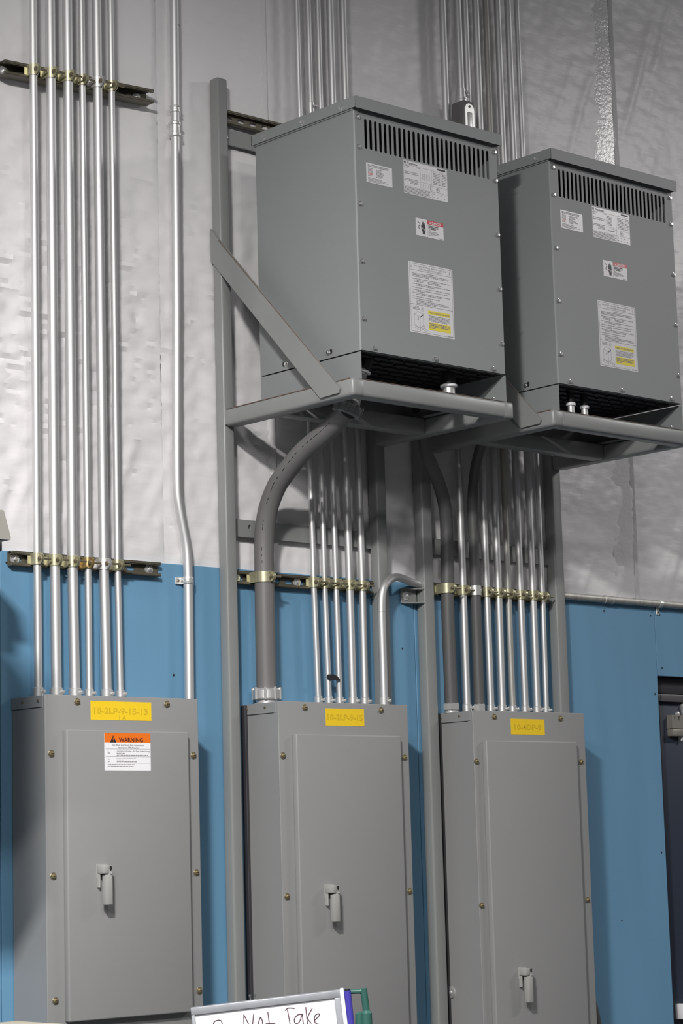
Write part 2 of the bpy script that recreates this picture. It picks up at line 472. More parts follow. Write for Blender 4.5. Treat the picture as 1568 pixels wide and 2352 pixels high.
# ================================================================ transformers
def transformer(X, label, dz, kind):
    YF = -0.572; W, D = 0.580, 0.431; Z0, Z1 = 2.927 + dz, 3.6195 + dz
    X1 = X + W; YB = YF + D; ZS = 2.8405
    t = thing('transformer', label, 'transformer', (X + W / 2, YF + D / 2, ZS), 'dry transformers on the wall frames')
    # case: left, right, back, top and bottom sheets, open behind the slotted front
    b = B()
    b.box(X, X + 0.002, YF + 0.004, YB, Z0, Z1); b.box(X1 - 0.002, X1, YF + 0.004, YB, Z0, Z1)
    b.box(X + 0.002, X1 - 0.002, YB - 0.002, YB, Z0, Z1); b.box(X + 0.002, X1 - 0.002, YF + 0.006, YB - 0.002, Z1 - 0.002, Z1)
    part('case', b, 'trafo', t)
    b = B(); b.box(X + 0.004, X1 - 0.004, YF + 0.09, YB - 0.02, Z0 + 0.01, Z1 - 0.006); part('core', b, 'dark', t, 'dark core seen through the vents')  # near black, so the shade behind the slots sits in its colour
    b = B()
    sl = [(X + 0.0445 + i * 0.01893, 3.513 + dz, 3.6015 + dz, 0.0108) for i in range(27)]
    b.plate(X + 0.003, X1 - 0.003, Z0 + 0.001, Z1 - 0.001, YF, YF + 0.0014, sl, 5)
    # folded, rounded edge of the front panel
    for (xa, xb, s_) in ((X, X + 0.003, 1), (X1, X1 - 0.003, -1)):
        b.poly([(xb, YF, Z0), (xa - s_ * 0.0005, YF + 0.0032, Z0), (xa - s_ * 0.0005, YF + 0.0032, Z1), (xb, YF, Z1)])
        b.poly([(xa - s_ * 0.0005, YF + 0.0032, Z0), (xa - s_ * 0.0005, YF + 0.016, Z0), (xa - s_ * 0.0005, YF + 0.016, Z1), (xa - s_ * 0.0005, YF + 0.0032, Z1)])
    b.poly([(X, YF + 0.002, Z0), (X1, YF + 0.002, Z0), (X1, YF + 0.016, Z0 + 0.001), (X, YF + 0.016, Z0 + 0.001)])
    part('front_panel', b, 'trafo', t)
    # lid: top sheet with lips, overhanging the front
    lx0, lx1, ly0, ly1, lz0, lz1 = X - 0.0075, X1 + 0.003, YF - 0.018, YB + 0.010, 3.6235 + dz, 3.6555 + dz
    b = B()
    b.box(lx0, lx1, ly0, ly1, lz1 - 0.003, lz1, 0.001, 1)
    b.box(lx0, lx1, ly0, ly0 + 0.002, lz0 - 0.003, lz1 - 0.002); b.box(lx0, lx0 + 0.002, ly0 + 0.004, ly1, lz0, lz1 - 0.002)
    b.box(lx1 - 0.002, lx1, ly0 + 0.004, ly1, lz0, lz1 - 0.002); b.box(lx0, lx1, ly1 - 0.002, ly1, lz0, lz1 - 0.002)
    b.box(lx0 + 0.004, lx1 - 0.004, YF + 0.002, ly1 - 0.004, Z1, lz1 - 0.004)
    part('lid', b, 'trafo', t)
    # open base: side skirts with feet, and a slotted bottom plate
    b = B()
    b.box(X + 0.0005, X + 0.0025, YF + 0.001, YB, ZS, Z0 - 0.0035); b.box(X1 - 0.0025, X1 - 0.0005, YF + 0.001, YB, ZS, Z0 - 0.003)
    b.box(X + 0.0025, X1 - 0.0025, YB - 0.002, YB, ZS, Z0 - 0.003)
    b.box(X + 0.0025, X + 0.05, YF + 0.001, YB, ZS, ZS + 0.003); b.box(X1 - 0.06, X1 - 0.0025, YF + 0.001, YB, ZS, ZS + 0.003)
    part('base_skirt', b, 'trafo', t)
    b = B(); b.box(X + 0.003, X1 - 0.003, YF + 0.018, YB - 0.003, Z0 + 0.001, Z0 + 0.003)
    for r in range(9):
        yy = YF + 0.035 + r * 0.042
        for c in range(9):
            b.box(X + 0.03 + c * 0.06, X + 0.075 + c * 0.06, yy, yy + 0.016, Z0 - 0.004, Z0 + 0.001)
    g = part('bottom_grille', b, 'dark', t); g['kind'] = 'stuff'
    # screws
    for z in (3.602, 3.5145, 3.348, 3.183, 3.018):
        put('screw', HEX, t, (X + 0.0155, YF, z + dz)); put('screw', HEX, t, (X + 0.568, YF, z + dz))
    for u in (0.053, 0.291, 0.527):
        put('screw', HEX, t, (X + u, YF, 2.938 + dz))
    for yy in (-0.526, -0.361, -0.190):
        put('screw', HEX, t, (lx0, yy, 3.6355 + dz), -math.pi / 2)
    for yy, k in ((-0.2557, 1), (-0.4382, -1)):
        put('screw', HEX, t, (X, yy, 2.9425 + dz), -math.pi / 2)
        b = B(); c = yy + k * 0.011
        b.yz([(c + 0.0055 * math.cos(a), 2.9445 + dz + 0.008 * math.sin(a)) for a in [i * math.pi / 5 for i in range(10)]], X - 0.0006, X + 0.0005)
        part('keyhole', b, 'black', t)
    put('screw', HEX, t, (X1 - 0.035, YF + 0.02, ZS + 0.010), 0)
    # printed stickers
    zz = dz
    st = Sticker(X + 0.0418, 3.4735 + zz, 0.100, 0.057, YF)
    for i, (v, u1) in enumerate(((0.004, 0.088), (0.0078, 0.086))): st.dashes(0.006, u1, v, 0.0022, 'grey_ink', i)
    for i in range(7):
        st.dashes(0.006, 0.024, 0.0142 + i * 0.0036, 0.0019, 'red' if i in (4, 5) else 'grey_ink', i + 3)
        st.dashes(0.037, 0.05 + 0.03 * random.Random(i + int(X * 10)).random(), 0.0142 + i * 0.0036, 0.0019, 'grey_ink', i + 9)
    for i in range(4): st.dashes(0.006, 0.06 + 0.012 * (i % 3), 0.042 + i * 0.0034, 0.0017, 'grey_ink', i + 20)
    st.done('rating_sticker', t)
    st = Sticker(X + 0.1875, 3.510 + zz, 0.1765, 0.0995, YF)
    w_, h_ = 0.1765, 0.0995
    cx, cy = 0.0065, 0.0068
    st.poly([(cx + 0.0046 * math.cos(a), cy + 0.0046 * math.sin(a)) for a in [i * math.pi / 8 for i in range(16)]], 'ink', 1)
    st.line([(cx + 0.0036 * math.cos(a), cy + 0.0036 * math.sin(a)) for a in [i * math.pi / 8 for i in range(17)]], 0.0005, 'white', 2)
    st.text('GE', cx, cy + 0.0017, 0.0034, 'white', 3, 0.0046, 'c')
    st.text('Transformer', 0.0155, 0.0108, 0.0068, 'ink', 2, 0.041, bold=0.01)
    st.rect(0.137, 0.0035, 0.169, 0.0088, 'ink')
    H = 'grey_ink'
    st.line([(0.001, 0.0135), (w_ - 0.001, 0.0135)], 0.0006, H); st.line([(0.001, 0.077), (0.112, 0.077)], 0.0006, H)
    st.line([(0.067, 0.0135), (0.067, 0.077)], 0.0006, H); st.line([(0.112, 0.0135), (0.112, h_ - 0.002)], 0.0006, H)
    st.line([(0.067, 0.056), (0.112, 0.056)], 0.0006, H); st.line([(0.112, 0.060), (w_ - 0.001, 0.060)], 0.0006, H)
    st.line([(0.112, 0.077), (w_ - 0.001, 0.077)], 0.0006, H); st.line([(0.15, 0.0135), (0.15, 0.060)], 0.0005, H)
    st.dashes(0.003, 0.024, 0.016, 0.0019, H, 1); st.dashes(0.05, 0.064, 0.016, 0.0019, H, 2)
    st.dashes(0.003, 0.016, 0.0205, 0.0019, H, 3)
    for i, v in enumerate((0.033, 0.038)): st.dashes(0.003, 0.06, v, 0.0019, H, i + 4)
    for i, v in enumerate((0.054, 0.058, 0.062, 0.066)): st.dashes(0.003 if i < 2 else 0.026, 0.058, v, 0.0018, H, i + 6)
    if kind == 1:
        for k in range(4):
            c = 0.074 + k * 0.009
            for v in range(5): st.line([(c, 0.03 + v * 0.0036), (c + 0.005, 0.0318 + v * 0.0036)], 0.0006, H)
            st.line([(c, 0.028), (c, 0.05)], 0.0005, H)
        for k in range(6): st.rect(0.0705 + k * 0.007, 0.0595, 0.0722 + k * 0.007, 0.0735, H)
    else:
        for v in range(7): st.dashes(0.071, 0.092, 0.021 + v * 0.0045, 0.0019, H, v + 30)
        st.line([(0.08, 0.060), (0.108, 0.060)], 0.0006, H); st.dashes(0.073, 0.106, 0.0655, 0.003, H, 41)
    for v in range(8): st.dashes(0.118, 0.146, 0.019 + v * 0.0047, 0.0019, H, v + 50); st.dashes(0.153, 0.172, 0.018 + v * 0.0047, 0.0017, H, v + 60)
    c2 = (0.136, 0.0685)
    st.line([(c2[0] + 0.0062 * math.cos(a), c2[1] + 0.0062 * math.sin(a)) for a in [i * math.pi / 8 for i in range(17)]], 0.0009, 'ink')
    st.line([(c2[0] - 0.002, c2[1] + 0.003), (c2[0] - 0.002, c2[1] - 0.003), (c2[0] + 0.0022, c2[1]), (c2[0] - 0.001, c2[1] + 0.003)], 0.0009, 'ink')
    for v in range(5): st.dashes(0.003, 0.108 - 0.004 * (v % 2), 0.0795 + v * 0.0037, 0.0018, H, v + 70)
    for v in range(2):
        for k in range(4): st.rect(0.118 + k * 0.014, 0.082 + v * 0.009, 0.122 + k * 0.014, 0.0837 + v * 0.009, H)
    frame_line(st, 0.0008, 0.0005, H)
    st.done('nameplate', t)
    # danger sticker
    st = Sticker(X + 0.2297, 3.3445 + zz, 0.1108, 0.0512, YF)
    st.rect(0.0455, 0.0, 0.1108, 0.0118, 'red'); st.rect(0.0452, 0, 0.0459, 0.0512, 'grey_ink', 2)
    st.poly([(0.0535, 0.0095), (0.0615, 0.0095), (0.0575, 0.0025)], 'white', 2)
    st.rect(0.0572, 0.0045, 0.0578, 0.0072, 'red', 3); st.rect(0.0572, 0.008, 0.0578, 0.0087, 'red', 3)
    st.text('DANGER', 0.0645, 0.0098, 0.0076, 'white', 2, 0.037, bold=0.02)
    for i, (v, u1) in enumerate(((0.0145, 0.089), (0.0188, 0.089), (0.0231, 0.080))): st.dashes(0.05, u1, v, 0.0028, 'grey_ink', i + 2); st.dashes(0.05, u1, v + 0.0006, 0.0018, 'ink', i + 2, 2)
    for i, (v, u1) in enumerate(((0.0285, 0.062), (0.0322, 0.086), (0.0356, 0.09), (0.039, 0.094), (0.0424, 0.068))): st.dashes(0.05, u1, v, 0.0017, 'grey_ink', i + 8)
    st.dashes(0.09, 0.107, 0.0475, 0.0017, 'grey_ink', 19)
    hand = [(0.0265, 0.0452), (0.0255, 0.036), (0.0215, 0.030), (0.0208, 0.018), (0.0225, 0.0175), (0.0238, 0.022), (0.0242, 0.010), (0.0262, 0.0098), (0.0268, 0.018),
            (0.0275, 0.0075), (0.0298, 0.0075), (0.0302, 0.018), (0.0312, 0.0085), (0.0333, 0.009), (0.0335, 0.019), (0.0348, 0.011), (0.0365, 0.0118), (0.0375, 0.024), (0.0385, 0.030), (0.0372, 0.036), (0.0362, 0.0448)]
    st.poly(hand, 'ink', 1)
    st.line([(0.0205, 0.0290), (0.0265, 0.0262), (0.0262, 0.0298), (0.0315, 0.0280), (0.0312, 0.0318), (0.0385, 0.0298)], 0.0014, 'white', 2)
    st.line([(0.0065, 0.0095), (0.012, 0.0125), (0.0165, 0.0165), (0.0155, 0.020), (0.011, 0.0235), (0.0105, 0.027), (0.0135, 0.0305), (0.0165, 0.0325)], 0.0019, 'ink', 1)
    st.done('danger_sticker', t)
    # instruction sheet
    st = Sticker(X + 0.1950, 3.2115 + zz, 0.1760, 0.2065, YF)
    frame_line(st, 0.004, 0.0009, 'grey_ink')
    st.line([(0.006, 0.023), (0.17, 0.023)], 0.0009, 'grey_ink'); st.line([(0.004, 0.1235), (0.172, 0.1235)], 0.0011, 'grey_ink')
    st.rect(0.0095, 0.0105, 0.0108, 0.0175, 'ink'); st.rect(0.1625, 0.0095, 0.1638, 0.018, 'ink')
    st.text('DO NOT INSTALL ABOVE THE LINE', 0.086, 0.0125, 0.0042, 'grey_ink', 2, 0.13, 'c'); st.text('OR ANY SOLID FLOOR OR CONTACT SURFACE', 0.086, 0.0195, 0.0042, 'grey_ink', 2, 0.09, 'c')
    rows = [(0.0275, 0.07, 0.11), (0.032, 0.014, 0.16), (0.036, 0.014, 0.157), (0.040, 0.014, 0.08), (0.047, 0.014, 0.163), (0.0515, 0.02, 0.06), (0.0515, 0.075, 0.12), (0.0555, 0.02, 0.058), (0.0555, 0.075, 0.13),
            (0.062, 0.013, 0.165), (0.066, 0.027, 0.102), (0.073, 0.013, 0.165), (0.0795, 0.013, 0.155), (0.0835, 0.027, 0.063), (0.0885, 0.013, 0.163), (0.0925, 0.027, 0.13), (0.0995, 0.013, 0.12), (0.1055, 0.013, 0.091),
            (0.1105, 0.027, 0.158), (0.1145, 0.027, 0.162), (0.1185, 0.027, 0.106)]
    for i, (v, u0, u1) in enumerate(rows): st.dashes(u0, u1, v, 0.0019, 'grey_ink', i)
    for i in range(3): st.dashes(0.012, 0.038, 0.129 + i * 0.0036, 0.0017, 'grey_ink', i + 40)
    st.rect(0.072, 0.1345, 0.160, 0.1455, 'lemon')
    st.text('Caution: Handling Instructions', 0.116, 0.1428, 0.0062, 'grey_ink', 2, 0.084, 'c', 0.01)
    for i in range(5): st.dashes(0.0735, 0.158 - 0.008 * (i == 4), 0.1492 + i * 0.0036, 0.0018, 'grey_ink', i + 50)
    st.rect(0.073, 0.1685, 0.161, 0.1915, 'lemon')
    for i, u1 in enumerate((0.157, 0.158, 0.154, 0.10)): st.dashes(0.076, u1, 0.1715 + i * 0.0042, 0.0024, 'grey_ink', i + 60, 2)
    st.dashes(0.148, 0.17, 0.200, 0.0016, 'grey_ink', 77)
    g = 'grey_ink'; lw = 0.0007
    bx = [(0.017, 0.153), (0.030, 0.143), (0.052, 0.149), (0.039, 0.159), (0.017, 0.153)]
    st.line(bx, lw, g); st.line([(0.017, 0.153), (0.017, 0.184), (0.039, 0.191), (0.039, 0.159)], lw, g); st.line([(0.039, 0.191), (0.052, 0.181), (0.052, 0.149)], lw, g)
    st.line([(0.014, 0.184), (0.039, 0.193), (0.055, 0.181)], lw, g); st.line([(0.014, 0.184), (0.014, 0.190), (0.039, 0.199), (0.055, 0.187), (0.055, 0.181)], lw, g); st.line([(0.039, 0.193), (0.039, 0.199)], lw, g)
    st.line([(0.040, 0.160), (0.051, 0.1515)], 0.0022, 'ink'); st.line([(0.033, 0.159), (0.028, 0.167), (0.033, 0.168), (0.0345, 0.160)], 0.001, g)
    st.line([(0.05, 0.190), (0.068, 0.194), (0.064, 0.199), (0.047, 0.194)], lw, g)
    st.line([(0.047, 0.128), (0.055, 0.132), (0.051, 0.142), (0.044, 0.138), (0.049, 0.128)], lw, g); st.line([(0.046, 0.137), (0.052, 0.131)], 0.001, g)
    st.done('instruction_sticker', t, 'white instruction sheet with yellow caution boxes')
    return t


t1 = transformer(0.7788, 'large grey ventilated transformer box on the left shelf, nearer the camera', 0.0, 1)
t2 = transformer(1.5860, 'grey ventilated transformer box on the right shelf, cut off by the right edge', 0.0015, 2)


# ================================================================ support frames
def support_frame(X, label, g):
    f = thing('support_frame', label, 'frame', (X + 0.32, -0.3, 0.0), 'wall frames with shelves')
    posts = ((0.7195, 0.0405), (1.3205, 0.0430)) if g == 1 else ((1.5140, 0.0450), (2.1200, 0.0455))
    for px, PW in posts:
        b = B(); b.box(px, px + PW, -0.0415, -0.0015, 0.0, 3.852, 0.007, 3); part('post', b, 'frame', f)
        b = B(); b.box(px - 0.03, px + PW + 0.03, -0.10, -0.001, 0.0, 0.008, 0.001, 1); part('foot_plate', b, 'frame', f)
    z0, z1 = 2.789, 2.8405
    # shelf rails of rounded square tube
    for px in (X, X + 0.5915):
        b = B(); b.box(px, px + 0.05, -0.598, -0.0415, z0, z1, 0.010, 3); part('side_rail', b, 'frame', f)
    b = B(); b.box(X + 0.016, X + 0.6400, -0.5976, -0.548, z0 + 0.0003, z1 - 0.0003, 0.010, 3); part('front_rail', b, 'frame', f)
    b = B(); b.box(X + 0.05, X + 0.5915, -0.276, -0.226, z0, z1 - 0.001, 0.008, 2); part('back_rail', b, 'frame', f)
    b = B(); b.tube([(X + 0.0475, -0.54, z1 - 0.003), (X + 0.0475, -0.05, z1 - 0.003)], 0.003, 6); b.tube([(X + 0.046, -0.5972, z0 + 0.009), (X + 0.046, -0.5972, z1 - 0.009)], 0.0012, 6)
    b.tube([(X + 0.003, -0.046, z1 - 0.004), (X + 0.003, -0.046, z0 + 0.004)], 0.003, 6)
    part('weld_bead', b, 'frame', f)
    b = B(); b.tube([(X + 0.0022, -0.585, z1 - 0.0022), (X + 0.0022, -0.05, z1 - 0.0022)], 0.0016, 6); b.tube([(X + 0.03, -0.5952, z1 - 0.0024), (X + 0.63, -0.5952, z1 - 0.0024)], 0.0010, 6)
    part('primer_line', b, 'rust', f, 'brown primer line along the upper rail edges')
    b = B()
    b.yz([(-0.0015, 3.390), (-0.537, 2.832), (-0.552, 2.812), (-0.546, 2.802), (-0.470, 2.800), (-0.0015, 3.292)], X - 0.0075, X - 0.0015)
    part('brace', b, 'frame', f)
    b = B(); b.tube([(X - 0.009, -0.0415, 3.3465), (X - 0.006, -0.535, 2.833)], 0.0013, 6); part('brace_edge', b, 'rust', f, 'brown scraped edge of the brace')
    # cross bars between the posts
    hole = [(X + 0.1115, 2.496, 2.5105, 0.0105)] if g == 1 else []
    b = B(); b.plate(posts[0][0] + posts[0][1], posts[1][0], 2.4725, 2.5235, -0.0125, -0.0045, hole); part('cross_bar', b, 'frame', f)
    b = B(); b.plate(posts[0][0] + posts[0][1], posts[1][0], 3.6585, 3.7075, -0.0145, -0.0065, []); part('cross_bar', b, 'frame', f)
    put('bolt_head', HEX, f, (X + 0.05, -0.0145, 3.683))
    # wall clip at the outer side of the left post (channel with gusset ends)
    b = B()
    cx0, cx1 = posts[0][0] - 0.069, posts[0][0]
    b.box(cx0, cx1, -0.006, -0.0015, 2.3105, 2.3585, 0.002, 1)
    b.prism([(cx0 + 0.004, -0.006), (cx1, -0.006), (cx1, -0.04), (cx0 + 0.05, -0.034)], lambda x, y: (x, y, 2.3545), lambda x, y: (x, y, 2.3585))
    b.prism([(cx0 + 0.004, -0.006), (cx1, -0.006), (cx1, -0.04), (cx0 + 0.05, -0.034)], lambda x, y: (x, y, 2.3105), lambda x, y: (x, y, 2.3145))
    if g == 2:
        c = part('wall_clip', b, 'frame', f); put('bolt_washer', WASHER, c, (posts[0][0] - 0.050, -0.006, 2.3345))
    else:
        b.bm.free()
    return f


support_frame(0.7210, 'left grey steel frame of posts and shelf carrying the nearer transformer', 1)
support_frame(1.5300, 'right grey steel frame of posts and shelf carrying the farther transformer', 2)


# ================================================================ panelboards
def latch(parent, x, ztop, yD):
    a = x
    b = B(); b.box(a, a + 0.036, yD - 0.003, yD + 0.001, ztop - 0.034, ztop + 0.002, 0.001, 1)
    b.box(a, a + 0.018, yD - 0.033, yD - 0.002, ztop - 0.023, ztop, 0.003, 2)
    b.box(a + 0.018, a + 0.0305, yD - 0.031, yD - 0.002, ztop - 0.030, ztop - 0.002, 0.001, 1)
    l = part('latch', b, 'lever', parent)
    b = B(); b.box(a + 0.008, a + 0.0285, yD - 0.034, yD - 0.0145, ztop - 0.104, ztop - 0.0255, 0.0022, 2); part('lever', b, 'lever', l)
    b = B(); b.xz([(a + 0.0205, ztop - 0.003), (a + 0.0275, ztop - 0.003), (a + 0.0275, ztop - 0.012), (a + 0.024, ztop - 0.016), (a + 0.0205, ztop - 0.012)], yD - 0.0318, yD - 0.030); part('keyhole', b, 'black', l)
    b = B(); b.lathe((a + 0.0245, yD - 0.031, ztop - 0.0245), (0, -1, 0), [(0, 0.0034), (0.003, 0.003), (0.004, 0.001)], 12); part('rivet', b, 'chrome', l)
    b = B(); b.box(a + 0.001, a + 0.0055, yD - 0.012, yD, ztop - 0.058, ztop - 0.024, 0.001, 1); part('catch_strip', b, 'lever', l)


def panelboard(X, top, bot, door, screws, label, latch_z, lx, kind):
    W, D = 0.508, 0.155
    t = thing('panelboard', label, 'panel', (X + W / 2, -D / 2, bot), 'electrical panelboards along the blue wall')
    b = B(); b.box(X + 0.001, X + W - 0.001, -D, -0.001, bot, top - 0.0005, 0.002, 1); part('enclosure', b, 'panel', t)
    # folded end cap seen at the top of the left side
    b = B(); b.box(X - 0.0005, X + 0.002, -0.146, -0.0005, top - 0.030, top + 0.0005, 0.0006, 1); part('end_cap', b, 'panel', t)
    b = B(); b.box(X + 0.0006, X + 0.002, -0.135, -0.0005, top - 0.0318, top - 0.030); part('cap_joint', b, 'black', t)
    put('side_screw', SMALL, t, (X - 0.0005, -0.128 if kind == 1 else -0.020, top - 0.013), -math.pi / 2); put('side_screw', SMALL, t, (X - 0.0005, -0.055 if kind == 1 else -0.100, top - 0.013), -math.pi / 2)
    b = B(); b.box(X - 0.0015, X + W + 0.0015, -D - 0.0035, -D + 0.0005, bot - 0.006, top + 0.002, 0.0022, 3); part('trim', b, 'panel', t)
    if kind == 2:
        b = B(); b.box(X - 0.009, X + 0.0008, -0.020, -0.001, bot, top - 0.002, 0.001, 1); part('gap_shade_strip', b, 'dframe', t, 'dark strip standing in for the shaded gap at the left edge')  # dark strip added where the post shades the gap beside the panelboard
    yT = -D - 0.0035; yD = -0.179
    b = B(); b.box(X + door[0], X + door[1], yD, yT + 0.0005, door[2], door[3], 0.0042, 3); d = part('door', b, 'panel', t)
    latch(t, X + lx, latch_z, yD)
    for (sx, sz) in screws: put('trim_screw', PAN, t, (X + sx, yT, sz))
    return t, yT, yD


def sq(bot_list, top): pass


pz = [1.8264, 1.509, 1.192]
p1, yT, yD = panelboard(0.0, 1.979, 1.040, (0.0525, 0.4595, 1.136, 1.8885), [(0.1015, 1.9635), (0.401, 1.9637)] + [(0.017 + 0.003 * i, z) for i, z in enumerate(pz)] + [(0.4903, 1.8250), (0.493, 1.506), (0.496, 1.190)],
                        'leftmost grey panelboard with orange and white warning label', 1.5345, 0.1425, 1)
st = Sticker(0.1450, 1.9670, 0.2020, 0.0500, yT, 'yellow')
st.text('10-2LP-9-15-13', 0.100, 0.0335, 0.0165, 'olive_ink', 1, 0.178, 'c', 0.022); st.text('10-2LP-9-15-13', 0.100, 0.0335, 0.0165, 'yellow', 2, 0.175, 'c', -0.016)
st.text('1 A', 0.105, 0.049, 0.0125, 'olive_ink', 1, 0.022, 'c', 0.0)
st.done('circuit_sticker', p1, 'yellow sticker reading 10-2LP-9-15-13')
st = Sticker(0.1735, 1.8815, 0.1535, 0.0995, yD, 'bright')
st.rect(0, 0, 0.1535, 0.0252, 'orange')
st.poly([(0.0185, 0.0252), (0.0395, 0.0252), (0.029, 0.0065)], 'ink', 2)
st.poly([(0.0278, 0.0125), (0.0302, 0.0125), (0.0295, 0.0195), (0.0285, 0.0195)], 'orange', 3); st.rect(0.0283, 0.0212, 0.0297, 0.0228, 'orange', 3)
st.text('WARNING', 0.0475, 0.0232, 0.0112, 'maroon', 2, 0.0805, bold=0.02)
st.text('Arc Flash and Shock Risk Assessment', 0.0785, 0.0345, 0.0042, 'grey_ink', 2, 0.105, 'c', 0.012)
st.text('Appropriate PPE Required', 0.0785, 0.0408, 0.0042, 'grey_ink', 2, 0.071, 'c', 0.012)
for v in (0.0425, 0.0625, 0.0800): st.line([(0.004, v), (0.1525, v)], 0.0007, 'grey_ink')
st.text('8', 0.0105, 0.0495, 0.0034, 'grey_ink', 2); st.text('cal/cm2 at 18.0 Inches - Arc Flash Incident Energy', 0.040, 0.0497, 0.0036, 'grey_ink', 2, 0.111, 'l', 0.008)
for i, (u0, u1, v) in enumerate(((0.0105, 0.019, 0.0525), (0.040, 0.069, 0.0528), (0.040, 0.143, 0.0578), (0.0105, 0.016, 0.0655), (0.040, 0.105, 0.0655), (0.0105, 0.018, 0.0703), (0.040, 0.066, 0.0706), (0.0105, 0.019, 0.0752), (0.040, 0.109, 0.0757), (0.0105, 0.099, 0.0832), (0.0105, 0.097, 0.0882))):
    st.dashes(u0, u1, v, 0.0018, 'grey_ink', i)
st.done('warning_sticker', p1, 'white warning sticker with an orange header')
p2, _, _ = panelboard(0.8022, 1.980, 0.882, (0.0475, 0.4595, 0.925, 1.8885), [(0.0995, 1.9655), (0.400, 1.9640)] + [(0.012 + 0.003 * i, z) for i, z in enumerate((1.827, 1.431, 1.035))] + [(0.4903, 1.8245), (0.4943, 1.4307), (0.4943, 1.035)],
                      'middle grey panelboard under the nearer transformer, fed by a thick curved pipe', 1.4588, 0.139, 2)
st = Sticker(0.8022 + 0.1793, 1.9650, 0.1515, 0.0500, yT, 'yellow')
st.text('10-2LP-9-15', 0.0765, 0.0335, 0.0165, 'olive_ink', 1, 0.138, 'c', 0.022); st.text('10-2LP-9-15', 0.0765, 0.0335, 0.0165, 'yellow', 2, 0.1355, 'c', -0.016)
st.done('circuit_sticker', p2, 'yellow sticker reading 10-2LP-9-15')
p3, _, _ = panelboard(1.5895, 1.9705, 0.353, (0.0345, 0.4490, 0.40, 1.8800), [(0.0935, 1.9537), (0.3965, 1.9539)] + [(0.0075, 1.8144), (0.0077, 1.378), (0.0079, 0.942), (0.0079, 0.506)] + [(0.4853, 1.8160), (0.4883, 1.3786), (0.4883, 0.942), (0.4883, 0.506)],
                      'rightmost tall grey panelboard under the farther transformer', 1.185, 0.1365, 2)
st = Sticker(1.5895 + 0.1665, 1.9490, 0.1540, 0.0490, yT, 'yellow')
st.text('10-4DP-9', 0.0775, 0.0335, 0.0165, 'olive_ink', 1, 0.122, 'c', 0.022); st.text('10-4DP-9', 0.0775, 0.0335, 0.0165, 'yellow', 2, 0.1195, 'c', -0.016)
st.done('circuit_sticker', p3, 'yellow sticker reading 10-4DP-9')
b = B(); b.lathe((1.5895, -0.022, 1.1155), (-1, 0, 0), [(-0.001, 0.0175), (0.002, 0.0175), (0.003, 0.015), (0.0031, 0.006), (0.007, 0.005)], 20); part('knockout_plug', b, 'cast', p3, 'round metal knockout plug')


# ================================================================ struts
def strut(x0, x1, z0, z1, depth, label, bolts, zl=None, holes=None):
    """zl: z shift at the left end so that the channel can sit slightly out of level"""
    cz = (z0 + z1) / 2
    t = thing('strut_channel', label, 'strut', ((x0 + x1) / 2, -depth / 2, cz))
    b = B()
    hs = holes if holes is not None else [x0 + 0.03 + i * 0.0476 for i in range(int((x1 - x0 - 0.03) / 0.0476))]
    b.plate(x0, x1, z0 + 0.001, z1 - 0.001, -0.0035, -0.0012, [(h, cz, 0.028, 0.0135, 'h') for h in hs])
    b.box(x0, x1, -depth, -0.0012, z1 - 0.0024, z1, 0.0008, 1); b.box(x0, x1, -depth, -0.0012, z0, z0 + 0.0024, 0.0008, 1)
    for za, zb in ((z1 - 0.0068, z1 - 0.0002), (z0 + 0.0002, z0 + 0.0068)):
        b.box(x0, x1, -depth, -depth + 0.0022, za, zb, 0.0008, 1)
    b.box(x0, x1, -depth + 0.0022, -depth + 0.0075, z1 - 0.0088, z1 - 0.0068); b.box(x0, x1, -depth + 0.0022, -depth + 0.0055, z0 + 0.0068, z0 + 0.0088)
    if zl:
        for v in b.bm.verts: v.co.z += zl * (x1 - v.co.x) / (x1 - x0)
    part('channel', b, 'strut', t)
    for bx in bolts: put('bolt_washer', WASHER, t, (bx, -0.0035, cz + (zl or 0) * (x1 - bx) / (x1 - x0)))
    return t


strut(-0.0355, 0.4820, 3.7205, 3.7610, 0.0413, 'dark olive channel at the top left across six conduits', [-0.015, 0.445], zl=-0.021)
strut(-0.0103, 0.4957, 2.3362, 2.3762, 0.0206, 'olive channel on the seam between white insulation and blue wall, left', [0.0115, 0.4640])
strut(0.7655, 1.3160, 2.3315, 2.3710, 0.0206, 'olive channel between the posts above the middle panelboard', [0.7835, 1.0180])
strut(1.5660, 2.1100, 2.3420, 2.3825, 0.0206, 'olive channel between the posts above the rightmost panelboard', [])
strut(0.7620, 1.3200, 3.7230, 3.7650, 0.0206, 'dark channel behind the lid of the nearer transformer', [])


# ================================================================ conduits
def connector(parent, x, y, ztop, r, off=0.0):
    b = B()
    b.lathe((x, y, ztop - 0.001), (0, 0, 1), [(0, r + 0.0065), (0.004, r + 0.0065), (0.0045, r + 0.0032), (0.0300, r + 0.0032), (0.0315, r + 0.0015), (0.0316, r)], 20)
    c = part('connector', b, 'cast', parent)
    put('set_screw', SETSCREW, c, (x + 0.004, y - r - 0.0015, ztop + 0.019), 0.35)
    return c


def conduit(pts, r, label, top, mt='emt', group=None, coupling=None):
    t = thing('conduit', label, 'conduit', pts[0], group)
    b = B(); b.tube(pts, r, 20); part('pipe', b, mt, t)
    if top is not None: connector(t, pts[0][0], pts[0][1], top, r)
    return t


